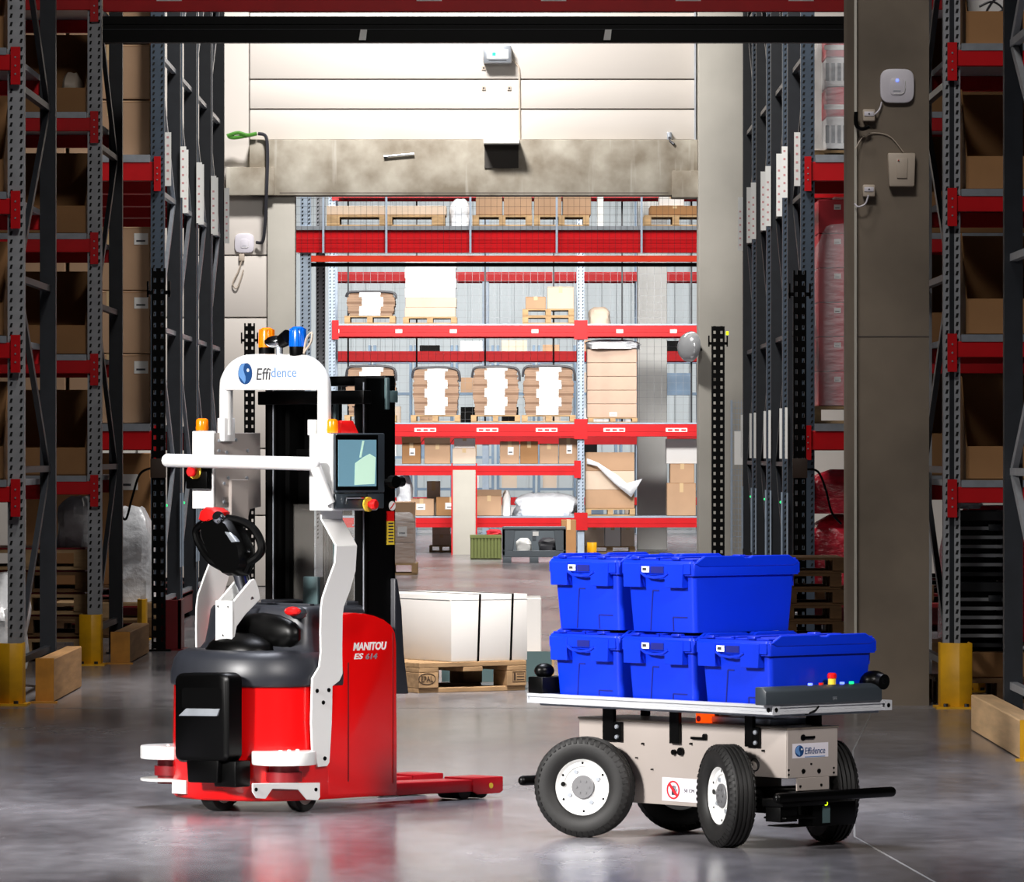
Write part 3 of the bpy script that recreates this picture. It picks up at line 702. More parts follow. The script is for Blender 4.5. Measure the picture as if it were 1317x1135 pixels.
# pallet pile below the second left rack, with a wrapped thing on top
zz = 0.02
for i in range(5):
    pallet('worn pallet in the pile under the second left rack, %s from the bottom' % ('first', 'second', 'third', 'fourth', 'fifth')[i], -3.5+.01*(i % 2), 39.7, zz, .9, 1.2, m=M_palold if i % 2 else M_pal); zz += .146
    if i < 4:
        b = MB().box(-.44, .44, -.6, .6, 0, .008)
    tagm = MB().box(-.43, .43, -.57, .57, 0, .012).build('red_sheet', M_darkred); tagm.location = (-3.5, 39.7, zz); tag(tagm, 'dark red slip sheet on the %s pallet under the second left rack' % ('first', 'second', 'third', 'fourth', 'fifth')[i], 'sheet'); zz += .014
wrapped('wrapped_machine', 'white film wrapped machine on the pallet pile under the second left rack', 'load', -3.3, -3.03, 39.3, 40.1, zz, zz+.36, M_filmw, 9, .12)
wrapped('wrapped_machine', 'white film wrapped lump at the lower left frame edge', 'load', -3.4, -3.02, 33.3, 34.2, .15, .75, M_filmw, 19, .12)

# --- right mobile rack: red and white cartons under film
k = 0
cols = [(2.545, 2.83), (2.84, 3.15)]
for i, (za, zb) in enumerate(((4.06, 4.33), (4.335, 4.58), (4.585, 4.83), (4.835, 5.1))):
    for q, (xa, xb) in enumerate(cols):
        xa += .1 if q == 0 else 0
        m = M_whitebox if i % 2 == 0 else M_redbox
        o = carton('%s carton, right mobile rack top beam, layer %s, %s' % ('white' if i % 2 == 0 else 'red', ('one', 'two', 'three', 'four')[i], ('beside the post', 'further in')[q]), xa, xb, 45.8, 46.5, za, zb, m, tape=False)
        b = MB()
        if i % 2 == 0:
            for s in range(4): b.box(-.1+s*.05, -.07+s*.05, -.353, -.35, .05, .2)
        else: b.box(-.11, .11, -.353, -.35, .06, .1)
        b.build('print', M_ink if i % 2 == 0 else M_pale, o)
pallet('pallet under the red and white cartons on the top beam of the right mobile rack', 2.98, 46.2, 4.0-.09, .9, .8, h=.14)
film_hull('clear film around the red and white cartons on the top beam, right mobile rack', 2.53, 3.2, 45.7, 46.6, 4.06, 5.12, 3)
for i in range(6):
    za = 1.9+.29*i
    for q, (xa, xb) in enumerate(((2.58, 2.84), (2.85, 3.14))):
        carton('red carton, right mobile rack lower beam, row %s, %s' % (('one', 'two', 'three', 'four', 'five', 'six')[i], ('beside the post', 'further in')[q]), xa, xb, 45.8, 46.5, za, za+.285, M_redbox, tape=False, note=(.5, .72, .7, .85))
pallet('pallet under the red cartons on the lower beam of the right mobile rack', 2.95, 46.15, 1.75, .9, .8)
film_hull('clear film around the red cartons on the lower beam, right mobile rack', 2.56, 3.2, 45.7, 46.6, 1.9, 3.66, 4)
M_redfilm = mat('red_wrapped_film', (186, 34, 52), .22, var=.35, scale=10, bump=1.0, stretch=(1, 1, 2.2))
for i, (za, zb) in enumerate(((.388, .98), (.99, 1.36))):
    wrapped('red_wrapped_load', 'red film wrapped load under the right mobile rack, %s tier' % ('lower', 'upper')[i], 'load', 2.5, 3.3, 45.75, 46.6, za, zb, M_redfilm, 21+i, .03, sq=.2)
wrapped('clear_bag', 'clear film bag under the red wrapped load, right mobile rack', 'bag', 2.2, 2.4, 45.5, 45.9, .0, .2, M_filmw, 24, .1)
pallet('pallet on the floor under the red wrapped loads, right mobile rack', 3.05, 46.2, .242, 1.0, .8, m=M_palold)
# pallet pile standing upright behind the totes
zz = 0
for i in range(6):
    pallet('old brown pallet in the pile behind the blue totes, %s from the top' % ('sixth', 'fifth', 'fourth', 'third', 'second', 'first')[i], X_(1006, 41.6)+.02*(i % 2), 41.2, zz, .8, 1.0, m=M_palold, h=.118); zz += .12
M_cratedark = mat('dark_crate', (34, 35, 38), .4)
# black crates and film at the foot of the right rack
for i in range(2):
    t = thing('ribbed_crate', 'black ribbed plastic crate on the floor of the slotted right rack, %s' % ('lower one', 'upper one')[i], 'crate', (2.86, 32.9, .30+.43*i))
    b = MB().box(-.22, -.17, 0, .5, 0, .42).box(.11, .16, 0, .5, 0, .42).box(-.22, .16, .48, .5, 0, .42).box(-.22, .16, 0, .5, 0, .03).box(-.22, .16, 0, .04, .36, .42).box(-.22, .16, 0, .04, 0, .05)
    b.build('crate_body', M_cratedark, t, .004, 1)
    b = MB()
    for q in range(5): b.box(-.17, .11, .006, .03, .085+q*.055, .105+q*.055)
    b.build('ribs', M_post, t)
    MB().box(.02, .1, -.006, 0, .3, .34).build('latch', M_postdark, t, .003)
pallet('dark pallet under the black ribbed crates', 2.95, 33.0, .0, .8, .8, m=M_palold)
carton('low brown carton under the black ribbed crates', 2.7, 3.15, 32.8, 33.3, .145, .298, M_cardd, tape=False)
wrapped('film_scrap', 'crumpled clear film on top of the black ribbed crates', 'film', 2.68, 2.85, 32.95, 33.3, 1.162, 1.21, M_filmw, 31, .15)
wrapped('red_wrapped_load', 'red film wrapped load seen behind the black ribbed crates', 'load', 3.1, 3.9, 38.9, 39.7, .15, 1.12, M_redfilm, 32, .03, sq=.2)
pallet('pallet under the red load behind the black ribbed crates', 3.5, 39.3, 0, 1.0, .8, m=M_palold)

M_stamp = mat('burnt_stamp', (60, 42, 28), .8)
M_palmid = mat('weathered_pallet_wood', (150, 120, 86), .85, var=.28, scale=4, stretch=(1.2, 5, 5), bump=.25)
# --- white strapped cartons on a pallet between the robots
PA = math.radians(33); pca, psa = math.cos(PA), math.sin(PA); pcx, pcy = -.579, 33.95
wp = pallet('weathered pallet with branded corner blocks under the white strapped box', pcx+.4*pca-.6*psa, pcy+.4*psa+.6*pca, .0, .80, 1.2, PA, m=M_palmid, detail=True, h=.19, skip=((0, -1),), bw=.09)
text_obj('EPAL', 'burnt_stamp', M_stamp, wp, (-.385, -.6015, .072), (1, 0, 0), (0, 0, 1), .034, .085)
MB().tube([(-.342+.062*math.cos(q*math.pi/12), -.601, .089+.034*math.sin(q*math.pi/12)) for q in range(24)], .0022, 5, closed=True).build('stamp_ring', M_stamp, wp)
b = MB().tube([(.296, -.601, .058), (.39, -.601, .058), (.39, -.601, .12), (.296, -.601, .12)], .002, 5, closed=True)
b.box(.303, .318, -.6015, -.6, .066, .112)
for q in range(3): b.box(.326, .382, -.6015, -.6, .068+q*.018, .073+q*.018)
b.build('stamp_frame', M_stamp, wp, kind='stuff')
qx, qy = pcx+.25*pca-.02*psa, pcy+.25*psa+.02*pca
t = thing('strapped_box', 'big white box with two black straps on the weathered pallet', 'box', (qx, qy, .19), PA)
MB().box(0, .57, 0, 1.0, 0, .42).build('box_body', M_whitebox, t, .006)
MB().box(.002, .568, -.001, .0, .385, .388).box(-.001, 0, .02, .98, .385, .388).build('fold_line', M_galv, t)
for u in (.19, .435):
    b = MB().hexa([(u, -.004, 0), (u+.014, -.004, 0), (u+.014, 0, 0), (u, 0, 0), (u+.016, -.004, .42), (u+.03, -.004, .42), (u+.03, 0, .42), (u+.016, 0, .42)]).box(u+.016, u+.03, -.004, 1.004, .42, .424)
    b.build('strap', M_blk, t)
carton('plain pale box standing behind the right end of the strapped white box', -.08, .195, 36.2, 36.8, .122, .535, M_whitebox, tape=False)
tag(MB().box(-.36, .36, -.01, .01, 0, .2).build('teal_board', M_teal), 'teal board standing on edge behind the weathered pallet', 'board').location = (-.1, 35.6, 0.002)
pallet('pale pallet under the plain box behind the strapped white box', .03, 36.5, 0, .5, .8, h=.12)

# --- the rack with the wire deck just beyond the portal
MY = 69.0; mz = Z_(291, MY)
mr = thing('pallet_rack', 'rack with red double beams and wire deck crossing right behind the portal', 'rack', (-2.66, MY, 0))
for i, (px, wpx, m) in enumerate(((393, 14, M_galvpale), (409, 12, M_post), (1000, 14, M_galvpale))):
    w_ = wpx*MY/FPX
    place(post_mesh(6.5, w_, .08, m), 'upright_post', mr, (X_(px, MY)-w_/2+2.66, (.0, .9, 0)[i], 0))
xl, xr = X_(380, MY)+2.66, X_(1000, MY)+2.66
MB().box(xl, xr, -.03, .03, Z_(325, MY), Z_(296, MY)).box(xl, xr, -.034, -.03, Z_(313, MY), Z_(307, MY)).build('beam', M_red, mr, .004, 1)
MB().box(xl, xr, .95, 1.0, Z_(322, MY), Z_(296, MY)).build('beam', M_red, mr, .004, 1)
MB().box(xl, xr, -.05, 1.05, Z_(296, MY), mz).build('wire_deck', M_galv, mr)
MB().box(xl+.2, xr, -.04, .0, Z_(337, MY), Z_(329, MY)).build('lower_rail', mat('rail_orange_red', (206, 58, 34), .4), mr)
MB().box(xl+.2, xr, .0, .06, Z_(343, MY), Z_(338, MY)).build('lower_track', M_blkm, mr)
for px in (416, 497, 605, 716, 825):
    x = X_(px, MY)+2.66
    MB().box(x-.013, x+.013, -.07, -.045, Z_(326, MY), 6.2).build('mesh_post', M_galvpale, mr)
b = MB()
x = X_(388, MY)
while x < X_(905, MY): b.box(x+2.66-.0015, x+2.66+.0015, -.052, -.049, Z_(327, MY), 6.2); x += .075
z = Z_(327, MY)
while z < 6.2: b.box(xl, xr, -.052, -.049, z, z+.003); z += .1
b.build('wire_mesh', M_postdark, mr)
def loadbox(label, px0, px1, py0, py1, Y, d, z0, m=M_card, note=None, **k):
    return carton(label, X_(px0, Y), X_(px1, Y), Y, Y+d, z0, z0+(py1-py0)*Y/FPX, m, note=note, **k)
pallet('pallet under the flat brown boards on the wire deck', X_(497, 69.5), 69.5, mz, 1.5, .8)
loadbox('flat pale brown board stack on the wire deck, left end', 420, 574, 268, 280, 69.15, .7, mz+.146, M_cardp, tape=False)
wrapped('wrapped_load', 'white film wrapped block on the wire deck next to the flat boards', 'load', X_(578, 69.3), X_(606, 69.3), 69.2, 69.8, mz, mz+.36, M_filmw, 41, .04)
pallet('pallet under the big brown boxes on the wire deck', X_(646, 69.5), 69.5, mz, .76, .8)
pallet('second pallet under the big brown boxes on the wire deck, to the right', X_(722, 69.5), 69.5, mz, .7, .8)
for i, (a, c) in enumerate(((612, 646), (648, 684), (687, 722), (724, 760))):
    loadbox('big brown carton on the wire deck, %s from the left' % ('first', 'second', 'third', 'fourth')[i], a, c, 225, 279, 69.15, .7, mz+.146, M_card)
tag(MB().box(X_(768, 69.3), X_(776, 69.3), 69.3, 69.36, mz, 5.6).build('white_board', M_pale), 'white upright board on the wire deck right of the brown cartons', 'board')
pallet('pallet under the brown boxes at the right end of the wire deck', X_(868, 69.5), 69.5, mz, .8, .8)
loadbox('low brown box at the right end of the wire deck', 836, 900, 271, 283, 69.15, .7, mz+.146, M_cardd)
loadbox('white box on the low brown box at the right end of the wire deck', 848, 880, 258, 271, 69.25, .5, mz+.268, M_whitebox)
# brown wrapped stack on a pallet, half hidden by the truck mast
pallet('pallet under the brown wrapped stack beside the truck mast', X_(505, 67.3), 67.3, 0, .62, .8)
for i in range(3):
    loadbox('brown carton of the wrapped stack beside the truck mast, %s' % ('bottom', 'middle', 'top')[i], 485, 533, 0, 26, 66.95, .7, .146+.252*i, M_card, tape=False, note=(.55, .8, .3, .8) if i == 1 else None)
film_hull('film around the brown stack beside the truck mast', X_(484, 66.9), X_(534.5, 66.9), 66.9, 67.7, .146, .91, 7)

# --- the far rack with its loads
FY = 81.0
fz = [Z_(664, FY), Z_(597, FY), Z_(543.5, FY), Z_(416.5, FY), 5.5]
fr = thing('pallet_rack', 'tall far rack with red beams and pale posts seen through the portal', 'rack', (0, FY, 0))
xs = [X_(427, FY), X_(747, FY), 4.75]
for x in xs:
    place(post_mesh(7.0, .10, .08, M_galvpale), 'upright_post', fr, (x-.05, 0, 0)); place(post_mesh(7.0, .10, .08, M_galvpale, False), 'upright_post', fr, (x-.05, 1.1, 0))
    for z in (1.0, 2.7, 4.4): MB().box(x-.02, x+.02, .08, 1.1, z, z+.04).build('horizontal_brace', M_galv, fr)
for zi, z in enumerate(fz):
    for bi in ((0, 1) if zi != 1 else (0,)):
        x0, x1 = xs[bi]+.05, xs[bi+1]-.05
        hgt = (.15, .15, .19, .175, .18)[zi]
        for yy in (-.03, 1.15):
            MB().box(x0-.05, x1+.05, yy, yy+.05, z-.02-hgt, z-.025).box(x0, x1, yy-.004, yy, z-.02-hgt*.62, z-.02-hgt*.42).build('beam', M_red, fr, .004, 1)
            if yy < 0:
                for cx in (x0-.0, x1):
                    MB().box(cx-.05, cx+.05, yy-.012, yy, z-.06-hgt, z+.05).build('beam_connector', M_red, fr)
        MB().box(x0, x1, -.035, 1.2, z-.025, z-.004).build('wire_deck', M_galvpale, fr)
        if zi in (2, 3):
            n = 4 if bi == 0 else 3
            for q in range(n):
                px = ((432, 513, 583, 688), (797, 866, 930))[bi][q] if zi == 3 else ((470, 547, 627, 703), (790, 870, 940))[bi][q]
                x = X_(px, FY); hw = .05 if zi == 3 else .16
                b = MB().box(x-hw, x+hw, -.036, -.03, z-.14, z-.085)
                if zi == 2:
                    for s in range(3): b.box(x-hw+.03+s*.1, x-hw+.1+s*.1, -.037, -.036, z-.13, z-.1, 1)
                b.build('bay_label', [M_pale, M_inkred], fr)
for px in (448, 536, 624, 712, 800, 889):
    x = X_(px, 82.4); MB().box(x-.013, x+.013, 1.3, 1.33, 1.9, 6.0).build('mesh_post', M_postdark, fr)
b = MB(); x = X_(430, 82.4)
while x < X_(900, 82.4): b.box(x-.0018, x+.0018, 1.315, 1.32, 1.9, 6.0); x += .11
z = 1.9
while z < 6.0: b.box(X_(430, 82.4), X_(900, 82.4), 1.315, 1.32, z, z+.0025); z += .11
b.build('wire_mesh', M_post, fr)
M_bund = mat('stacked_cardboard', (150, 122, 100), .8, var=.12, scale=5); M_bund2 = mat('stacked_cardboard_dark', (120, 92, 72), .8, var=.12, scale=5)
def sheet_bundle(label, px0, px1, py0, py1, Y, z0, seed, group=None):
    """bulging stack of flat cardboard under a white paper band"""
    rr = random.Random(seed); x0, x1 = X_(px0, Y), X_(px1, Y); h = (py1-py0)*Y/FPX; n = max(9, int(h/.032))
    t = thing('sheet_bundle', label, 'bundle', ((x0+x1)/2, Y+.4, z0), 0, group)
    w = (x1-x0)/2
    for i in range(n):
        f = i/(n-1); ww = w*(1-.1*abs(f-.55)*2)*(1+rr.uniform(-.03, .03)); g = h/n
        MB().prism([(-ww, g*i), (ww, g*i), (ww*1.02, g*(i+.5)), (ww, g*(i+.97)), (-ww, g*(i+.97)), (-ww*1.02, g*(i+.5))], 'y', -.4, .3).build('cardboard_layer', M_bund2 if i % 4 == 1 else M_bund, t)
    bw = w*.44
    b = MB()
    for i in range(n):
        g = h/n; o = (-.16 if (i//4) % 2 else .1)+rr.uniform(-.02, .02)
        b.box(-bw*(1+o), bw*(1-o), -.412-.008*(i % 2), -.39, g*i, g*(i+1))
    b.box(-bw, bw, -.412, .3, h, h+.012).build('white_band', M_paper, t)
    MB().tube(smooth([(-w*1.03, -.41, h*.8), (-w*.92, -.41, h*1.0), (-w*.4, -.41, h*1.03), (w*.5, -.41, h*1.03), (w*.97, -.41, h*.96), (w*1.05, -.41, h*.72)]), .018, 6).build('cover_edge', M_ink, t)
    return t
z3, z2, z1, z0_ = fz[3], fz[2], fz[1], fz[0]
def fpal(label, px0, px1, z, Y=81.15, m=M_pal, **k):
    return pallet(label, X_((px0+px1)/2, Y+.4), Y+.4, z, (px1-px0)*(Y+.4)/FPX, .8, m=m, **k)
fpal('pallet under the low banded bundle on the upper far shelf', 444, 509, z3, h=.12)
sheet_bundle('low bulging bundle with white band on the upper far shelf', 446, 508, 376, 406, 81.15, z3+.122, 1)
fpal('pallet under the tall pale stack on the upper far shelf', 519, 588, z3, h=.1)
for i in range(6):
    loadbox('pale ream of the tall stack, upper far shelf, layer %s from the bottom' % ('one', 'two', 'three', 'four', 'five', 'six')[i], 520.5+(i % 2), 586+(i % 2), 0, 12.4, 81.2, .7, z3+.102+i*.145, M_whitebox if i > 1 else M_cardp, tape=False)
fpal('lower pallet under the two small cartons on the upper far shelf', 672, 738, z3, h=.11)
fpal('upper pallet under the two small cartons on the upper far shelf', 672, 738, z3+.112, h=.11)
loadbox('smaller carton of the two on stacked pallets, upper far shelf', 676, 702, 381, 397, 81.3, .4, z3+.224, M_card)
loadbox('larger carton of the two on stacked pallets, upper far shelf', 704, 738, 368, 397, 81.25, .5, z3+.224, M_cardp)
wrapped('wrapped_load', 'small film wrapped carton right of the far rack post, upper shelf', 'load', X_(757, 81.3), X_(785, 81.3), 81.3, 81.8, z3, z3+.26, M_cardp, 51, .05)
for i, (a, c, d0) in enumerate(((446, 508, 472), (531, 590, 474), (608, 667, 473), (673, 738, 472))):
    nm = ('first', 'second', 'third', 'fourth')[i]
    fpal('pallet under the %s banded cardboard bundle on the middle far shelf' % nm, a-2, c+2, z2, h=.11)
    sheet_bundle('%s tall bulging cardboard bundle with white band on the middle far shelf' % nm, a, c, d0, 533, 81.15, z2+.112, 10+i)
fpal('pallet under the film wrapped carton stack on the middle far shelf', 756, 819, z2, h=.07)
M_stack = mat('wrapped_cardboard', (186, 158, 138), .4, var=.1, scale=3)
for i in range(5):
    loadbox('brown layer %s from the bottom in the film wrapped far stack' % ('one', 'two', 'three', 'four', 'five')[i], 755, 819, 0, 17.3, 81.2, .8, z2+.072+i*.205, M_stack, tape=False, note=(.45, .6, .1, .4) if i == 0 else None)
wrapped('loose_film', 'loose clear film cap over the wrapped carton stack on the middle far shelf', 'film', X_(754, 81.1), X_(822, 81.1), 81.1, 82.0, z2+1.1, z2+1.24, M_filmw, 55, .12)
def tl(i): return ('first', 'second', 'third', 'fourth', 'fifth', 'sixth', 'seventh')[i]
for i, (a, c, h, m) in enumerate(((517, 541, 27, M_cardd), (546, 579, 26, M_card), (582, 612, 20, M_cardp), (643, 668, 29, M_card), (669, 692, 29, M_cardd), (694, 718, 26, M_card), (719, 743, 33, M_card))):
    loadbox('carton on the short third far shelf, %s from the left' % tl(i), a, c, 0, h, 81.25, .5, z1, m, flaps=i in (0, 1), note=(.4, .7, .4, .75) if i in (0, 3, 6) else None)
loadbox('white carton on top of the third carton of the short far shelf', 584, 611, 0, 13, 81.3, .4, z1+.233, M_whitebox)
for i, (a, c, h, m) in enumerate(((526, 558, 22, M_card), (561, 600, 24, M_cardd), (613, 645, 26, M_card))):
    loadbox('carton on the lowest far shelf, %s from the left' % tl(i), a, c, 0, h, 81.25, .5, z0_, m, flaps=i == 2, note=(.3, .65, .35, .7) if i < 2 else None)
loadbox('small brown carton behind on the lowest far shelf, left end', 549, 566, 0, 44, 81.8, .3, z0_, M_cardp)
wrapped('film_heap', 'crumpled white film bag in the left corner of the lowest far shelf', 'film', X_(510, 81.2), X_(530, 81.2), 81.2, 81.8, z0_, z0_+.6, M_filmw, 61, .15)
wrapped('film_heap', 'big heap of white film on the lowest far shelf left of the post', 'film', X_(662, 81.2), X_(742, 81.2), 81.2, 81.95, z0_+.0, z0_+.34, M_filmw, 62, .12)
wrapped('red_white_tins', 'upright wrapped tins between carton and film heap on the lowest far shelf', 'tins', X_(646, 81.3), X_(657, 81.3), 81.3, 81.6, z0_, z0_+.38, M_whitebox, 63, .06)
for i in range(3):
    loadbox('brown carton layer right of the far post on the lowest shelf, %s' % ('bottom', 'middle', 'top')[i], 753, 816, 0, 24, 81.2, .8, z0_+.11+i*.28, M_card if i != 1 else M_cardp, tape=False)
fpal('pallet under the brown cartons right of the far post on the lowest shelf', 753, 816, z0_, h=.108)
fd = tag(MB().add([P(755, 597, 81.15), P(768, 600, 81.12), P(790, 622, 81.1), P(812, 640, 81.1), P(826, 616, 81.1), P(806, 622, 81.1), P(795, 612, 81.1), P(770, 596, 81.12), P(755, 590, 81.18)], [(0, 1, 7, 8), (1, 2, 6, 7), (2, 3, 5, 6), (3, 4, 5)]).build('torn_film', M_filmw), 'torn white film hanging across the brown cartons right of the far post', 'film')
md_ = fd.modifiers.new('thick', 'SOLIDIFY'); md_.thickness = .02
sg_ = tag(MB().cyl(P(802, 600, 81.4), P(802, 600, 81.43), .13, n=20).build('red_reel', M_red), 'red reel standing beside the brown cartons right of the far post', 'reel')
for i, (a, c, py0, py1) in enumerate(((858, 895, 622, 664), (862, 893, 596, 621))):
    loadbox('brown carton right of the pale far column, %s' % ('lower', 'upper')[i], a, c, py0, py1, 81.3, .6, z0_ if i == 0 else z0_+.487, M_card)
loadbox('white glossy box stacked right of the pale far column', 857, 897, 560, 592, 81.35, .5, z0_+.778, M_whitebox, tape=False)
# ground level of the far rack
fp = [(752, 777, M_cardp), (778, 798, M_whitebox), (799, 816, M_cardp)]
for i, (a, c, m) in enumerate(fp):
    loadbox('pale carton on the floor right of the far post, %s from the left' % tl(i), a, c, 0, 29, 81.6, .6, .1, m)
pallet('pallet under the pale cartons on the floor right of the far post', X_(784, 82), 82, 0, .75, .8, h=.098)
# grey pallet box and olive crate on the floor before the far rack
gb = thing('pallet_box', 'grey plastic pallet box with cut-out front on the floor before the far rack', 'crate', (X_(687, 74.2), 74.2, 0))
W2 = 41*74.2/FPX
b = MB().box(-W2, W2, 0, .04, .1, .17).box(-W2, W2, .76, .8, .1, .49).box(-W2, -W2+.04, 0, .8, .1, .49).box(W2-.04, W2, 0, .8, .1, .49).box(-W2, W2, 0, .8, .08, .11)
b.prism([(-W2, .17), (-W2, .49), (W2, .49), (W2, .17), (W2*.68, .17), (W2*.62, .44), (-W2*.6, .44), (-W2*.66, .17)], 'y', 0, .04)
b.build('crate_body', M_crate, gb, .006, 1)
MB().box(-W2*.06, W2*.06, -.004, .0, .3, .49).box(-W2, W2, -.012, 0, .46, .49).build('front_rib', M_crate, gb, .003)
for i, x in enumerate((-W2*.85, 0, W2*.85)): MB().box(x-.06, x+.06, 0, .8, 0, .08).build('foot', M_crate, gb, .004)
MB().box(-.02, .06, -.012, -.004, .37, .43).build('card_label', M_pale, gb)
wrapped('boxed_goods', 'white and red packets lying inside the grey pallet box', 'packets', X_(664, 74.4), X_(684, 74.4), 74.3, 74.7, .115, .33, M_pale, 71, .1)
wrapped('dark_parts', 'dark parts lying inside the grey pallet box on the right', 'parts', X_(693, 74.4), X_(716, 74.4), 74.3, 74.7, .115, .34, M_ink, 72, .15)
oc = thing('slatted_crate', 'olive slatted crate on the floor left of the grey pallet box', 'crate', (X_(625, 76.6), 76.6, 0))
for i in range(9):
    MB().box(-.21+i*.047, -.21+i*.047+.036, 0, .03, .02, .34).build('slat', M_olive, oc)
MB().box(-.22, .22, .03, .6, .0, .33).box(-.225, .225, -.01, .04, .3, .35).build('frame', M_olive, oc, .004, 1)
rr_ = thing('red_rack_end', 'grey panel with red edges standing on the floor behind the olive crate', 'panel', (X_(597, 80.2), 80.2, 0))
MB().box(-.17, .17, 0, .05, 0, 1.25).build('panel', M_conc2, rr_, .004); MB().box(-.19, -.17, -.02, .06, 0, 1.35).build('edge', M_red, rr_); MB().box(.17, .19, -.02, .06, .3, 1.35).build('edge', M_red, rr_)
wrapped('red_white_cloth', 'red and white packet lying on the olive crate', 'packet', X_(626, 76.8), X_(645, 76.8), 76.8, 77.1, .345, .42, M_redbox, 75, .12)
loadbox('brown carton standing on the floor right of the grey pallet box', 722, 741, 0, 46, 79.5, .6, .0, M_cardd)
for i, (a, c, h) in enumerate(((556, 580, 14), (556, 579, 13))):
    loadbox('pale carton on the floor left of the olive crate, %s' % ('lower', 'upper')[i], a, c, 0, h, 82.4, .5, .1+.165*i, M_cardp)
pallet('pallet on the floor left of the olive crate', X_(567, 82.6), 82.6, 0, .34, .8, h=.098)

# --- a further rack and steelwork behind
BY = 101.0
br = thing('pallet_rack', 'farthest rack, its red beams showing between the loads of the far rack', 'rack', (0, BY, 0))
for x in (-3.4, -.55, 2.3, 5.1): place(post_mesh(7.0, .12, .08, M_galvpale, False), 'upright_post', br, (x, 0, 0)); place(post_mesh(7.0, .12, .08, M_bluegrey, False), 'upright_post', br, (x, 1.1, 0))
for py0, py1 in ((350, 362), (452, 465), (562, 572), (640, 650)):
    for yy in (-.03, 1.1): MB().box(-3.4, 5.1, yy, yy+.05, Z_(py1, BY), Z_(py0, BY)).build('beam', M_red, br, .004, 1)
    MB().box(-3.4, 5.1, 0, 1.15, Z_(py0, BY)-.03, Z_(py0, BY)).build('wire_deck', M_galvpale, br)
bg = thing('steel_cabinets', 'blue-grey steel shelving units standing along the far end of the hall', 'shelving', (-.9, 106, 0))
rb = random.Random(4)
for i in range(9):
    x = -2.6+i*.8
    MB().box(x, x+.05, 0, .5, 0, 3.6).box(x+.7, x+.75, 0, .5, 0, 3.6).build('side_panel', M_bluegrey, bg)
    for q in range(6): MB().box(x+.05, x+.7, 0, .5, .15+q*.62, .2+q*.62).build('shelf', M_bluegrey, bg)
    for q in range(6):
        if rb.random() < .75: MB().box(x+.1, x+.35+rb.random()*.3, .06, .45, .2+q*.62, .45+q*.62+rb.random()*.15).build('bin', (M_card, M_blkm, M_whitebox, M_bluegrey, M_cardp)[rb.randrange(5)], bg)

# ---------------------------------------------------------------- the autonomous stacker truck
class Frame:
    """a vehicle's own axes: u forward, v to its left, w up"""
    def __init__(s, ox, oy, th): s.ox, s.oy, s.c, s.s = ox, oy, math.cos(th), math.sin(th)
    def on(s, px, py, plane, k):
        """point of the vehicle plane (u, v or w = k) seen at a photo position"""
        d = ((px-CX)/FPX, 1.0, -(py-CY)/FPX)
        c0 = (-s.ox*s.c-s.oy*s.s, s.ox*s.s-s.oy*s.c, CAMH); dl = (d[0]*s.c+d[1]*s.s, -d[0]*s.s+d[1]*s.c, d[2])
        i = 'uvw'.index(plane); t = (k-c0[i])/dl[i]
        return Vector(tuple(c0[j]+dl[j]*t for j in range(3)))
TTH = math.radians(47)
TO = (-.489, 23.077)
T = Frame(TO[0], TO[1], TTH)
truck = thing('stacker_truck', 'red and white autonomous pallet stacker with mast, screen and white arch', 'forklift', (TO[0], TO[1], 0), TTH)
BW = .72
def plan(ins, a, uf, us=-.45, n=22, e=2.35):
    """body outline: straight sides from uf to us, rounded rear reaching us - a"""
    hw = BW/2-ins; c = BW/2; pts = [(uf, c-hw), ((uf+us)/2, c-hw)]
    for i in range(n+1):
        t = math.pi*i/n; ct, st_ = math.cos(t), math.sin(t)
        pts.append((us-a*abs(st_)**(2/e), c-hw*abs(ct)**(2/e)*(1 if ct > 0 else -1)))
    return pts+[((uf+us)/2, c+hw), (uf, c+hw)]
def ring(z, ins, a, uf, **k): return [(p[0], p[1], z) for p in plan(ins, a, uf, **k)]
# red shell
b = MB(); b.loft([ring(.05, .01, .34, 0), ring(.062, 0, .35, 0), ring(.3, 0, .35, 0), ring(.54, .004, .345, 0)], m=0)
b.build('rear_shell', M_truck, truck, ang=50)
sp = [(-.415, .5)]
for px, py in ((438, 790), (455, 788.5), (470, 789.5), (482, 792), (494, 797), (503, 804), (508.5, 814), (510, 830)):
    q = T.on(px, py, 'v', 0); sp.append((q.x, q.z))
sp.append((.003, .06)); sp.append((-.415, .06))
MB().prism([(u, z) for u, z in sp], 'y', -.004, BW+.004).build('side_shell', M_truck, truck, .012, 2)
MB().box(-.3, -.292, -.0055, -.003, .12, .62).box(-.03, -.024, -.0055, -.003, .10, .74).build('panel_line', mat('dark_red_line', (120, 6, 10), .5), truck)
def side_text(s, px0, px1, py1, hpx, m, bold=.02, shear=.2):
    a = T.on(px0, py1, 'v', -.004); c = T.on(px1, py1, 'v', -.004)
    return text_obj(s, 'lettering', m, truck, (a.x, -.0045, a.z), (1, 0, 0), (0, 0, 1), hpx*.00328, c.x-a.x, shear=shear, bold=bold)
side_text('MANITOU', 454, 497, 837.5, 10.5, M_pale, .035)
side_text('ES', 455, 467, 848.5, 7.5, M_pale, .03)
side_text('614', 470, 485, 848.5, 7.5, M_galv, .03)
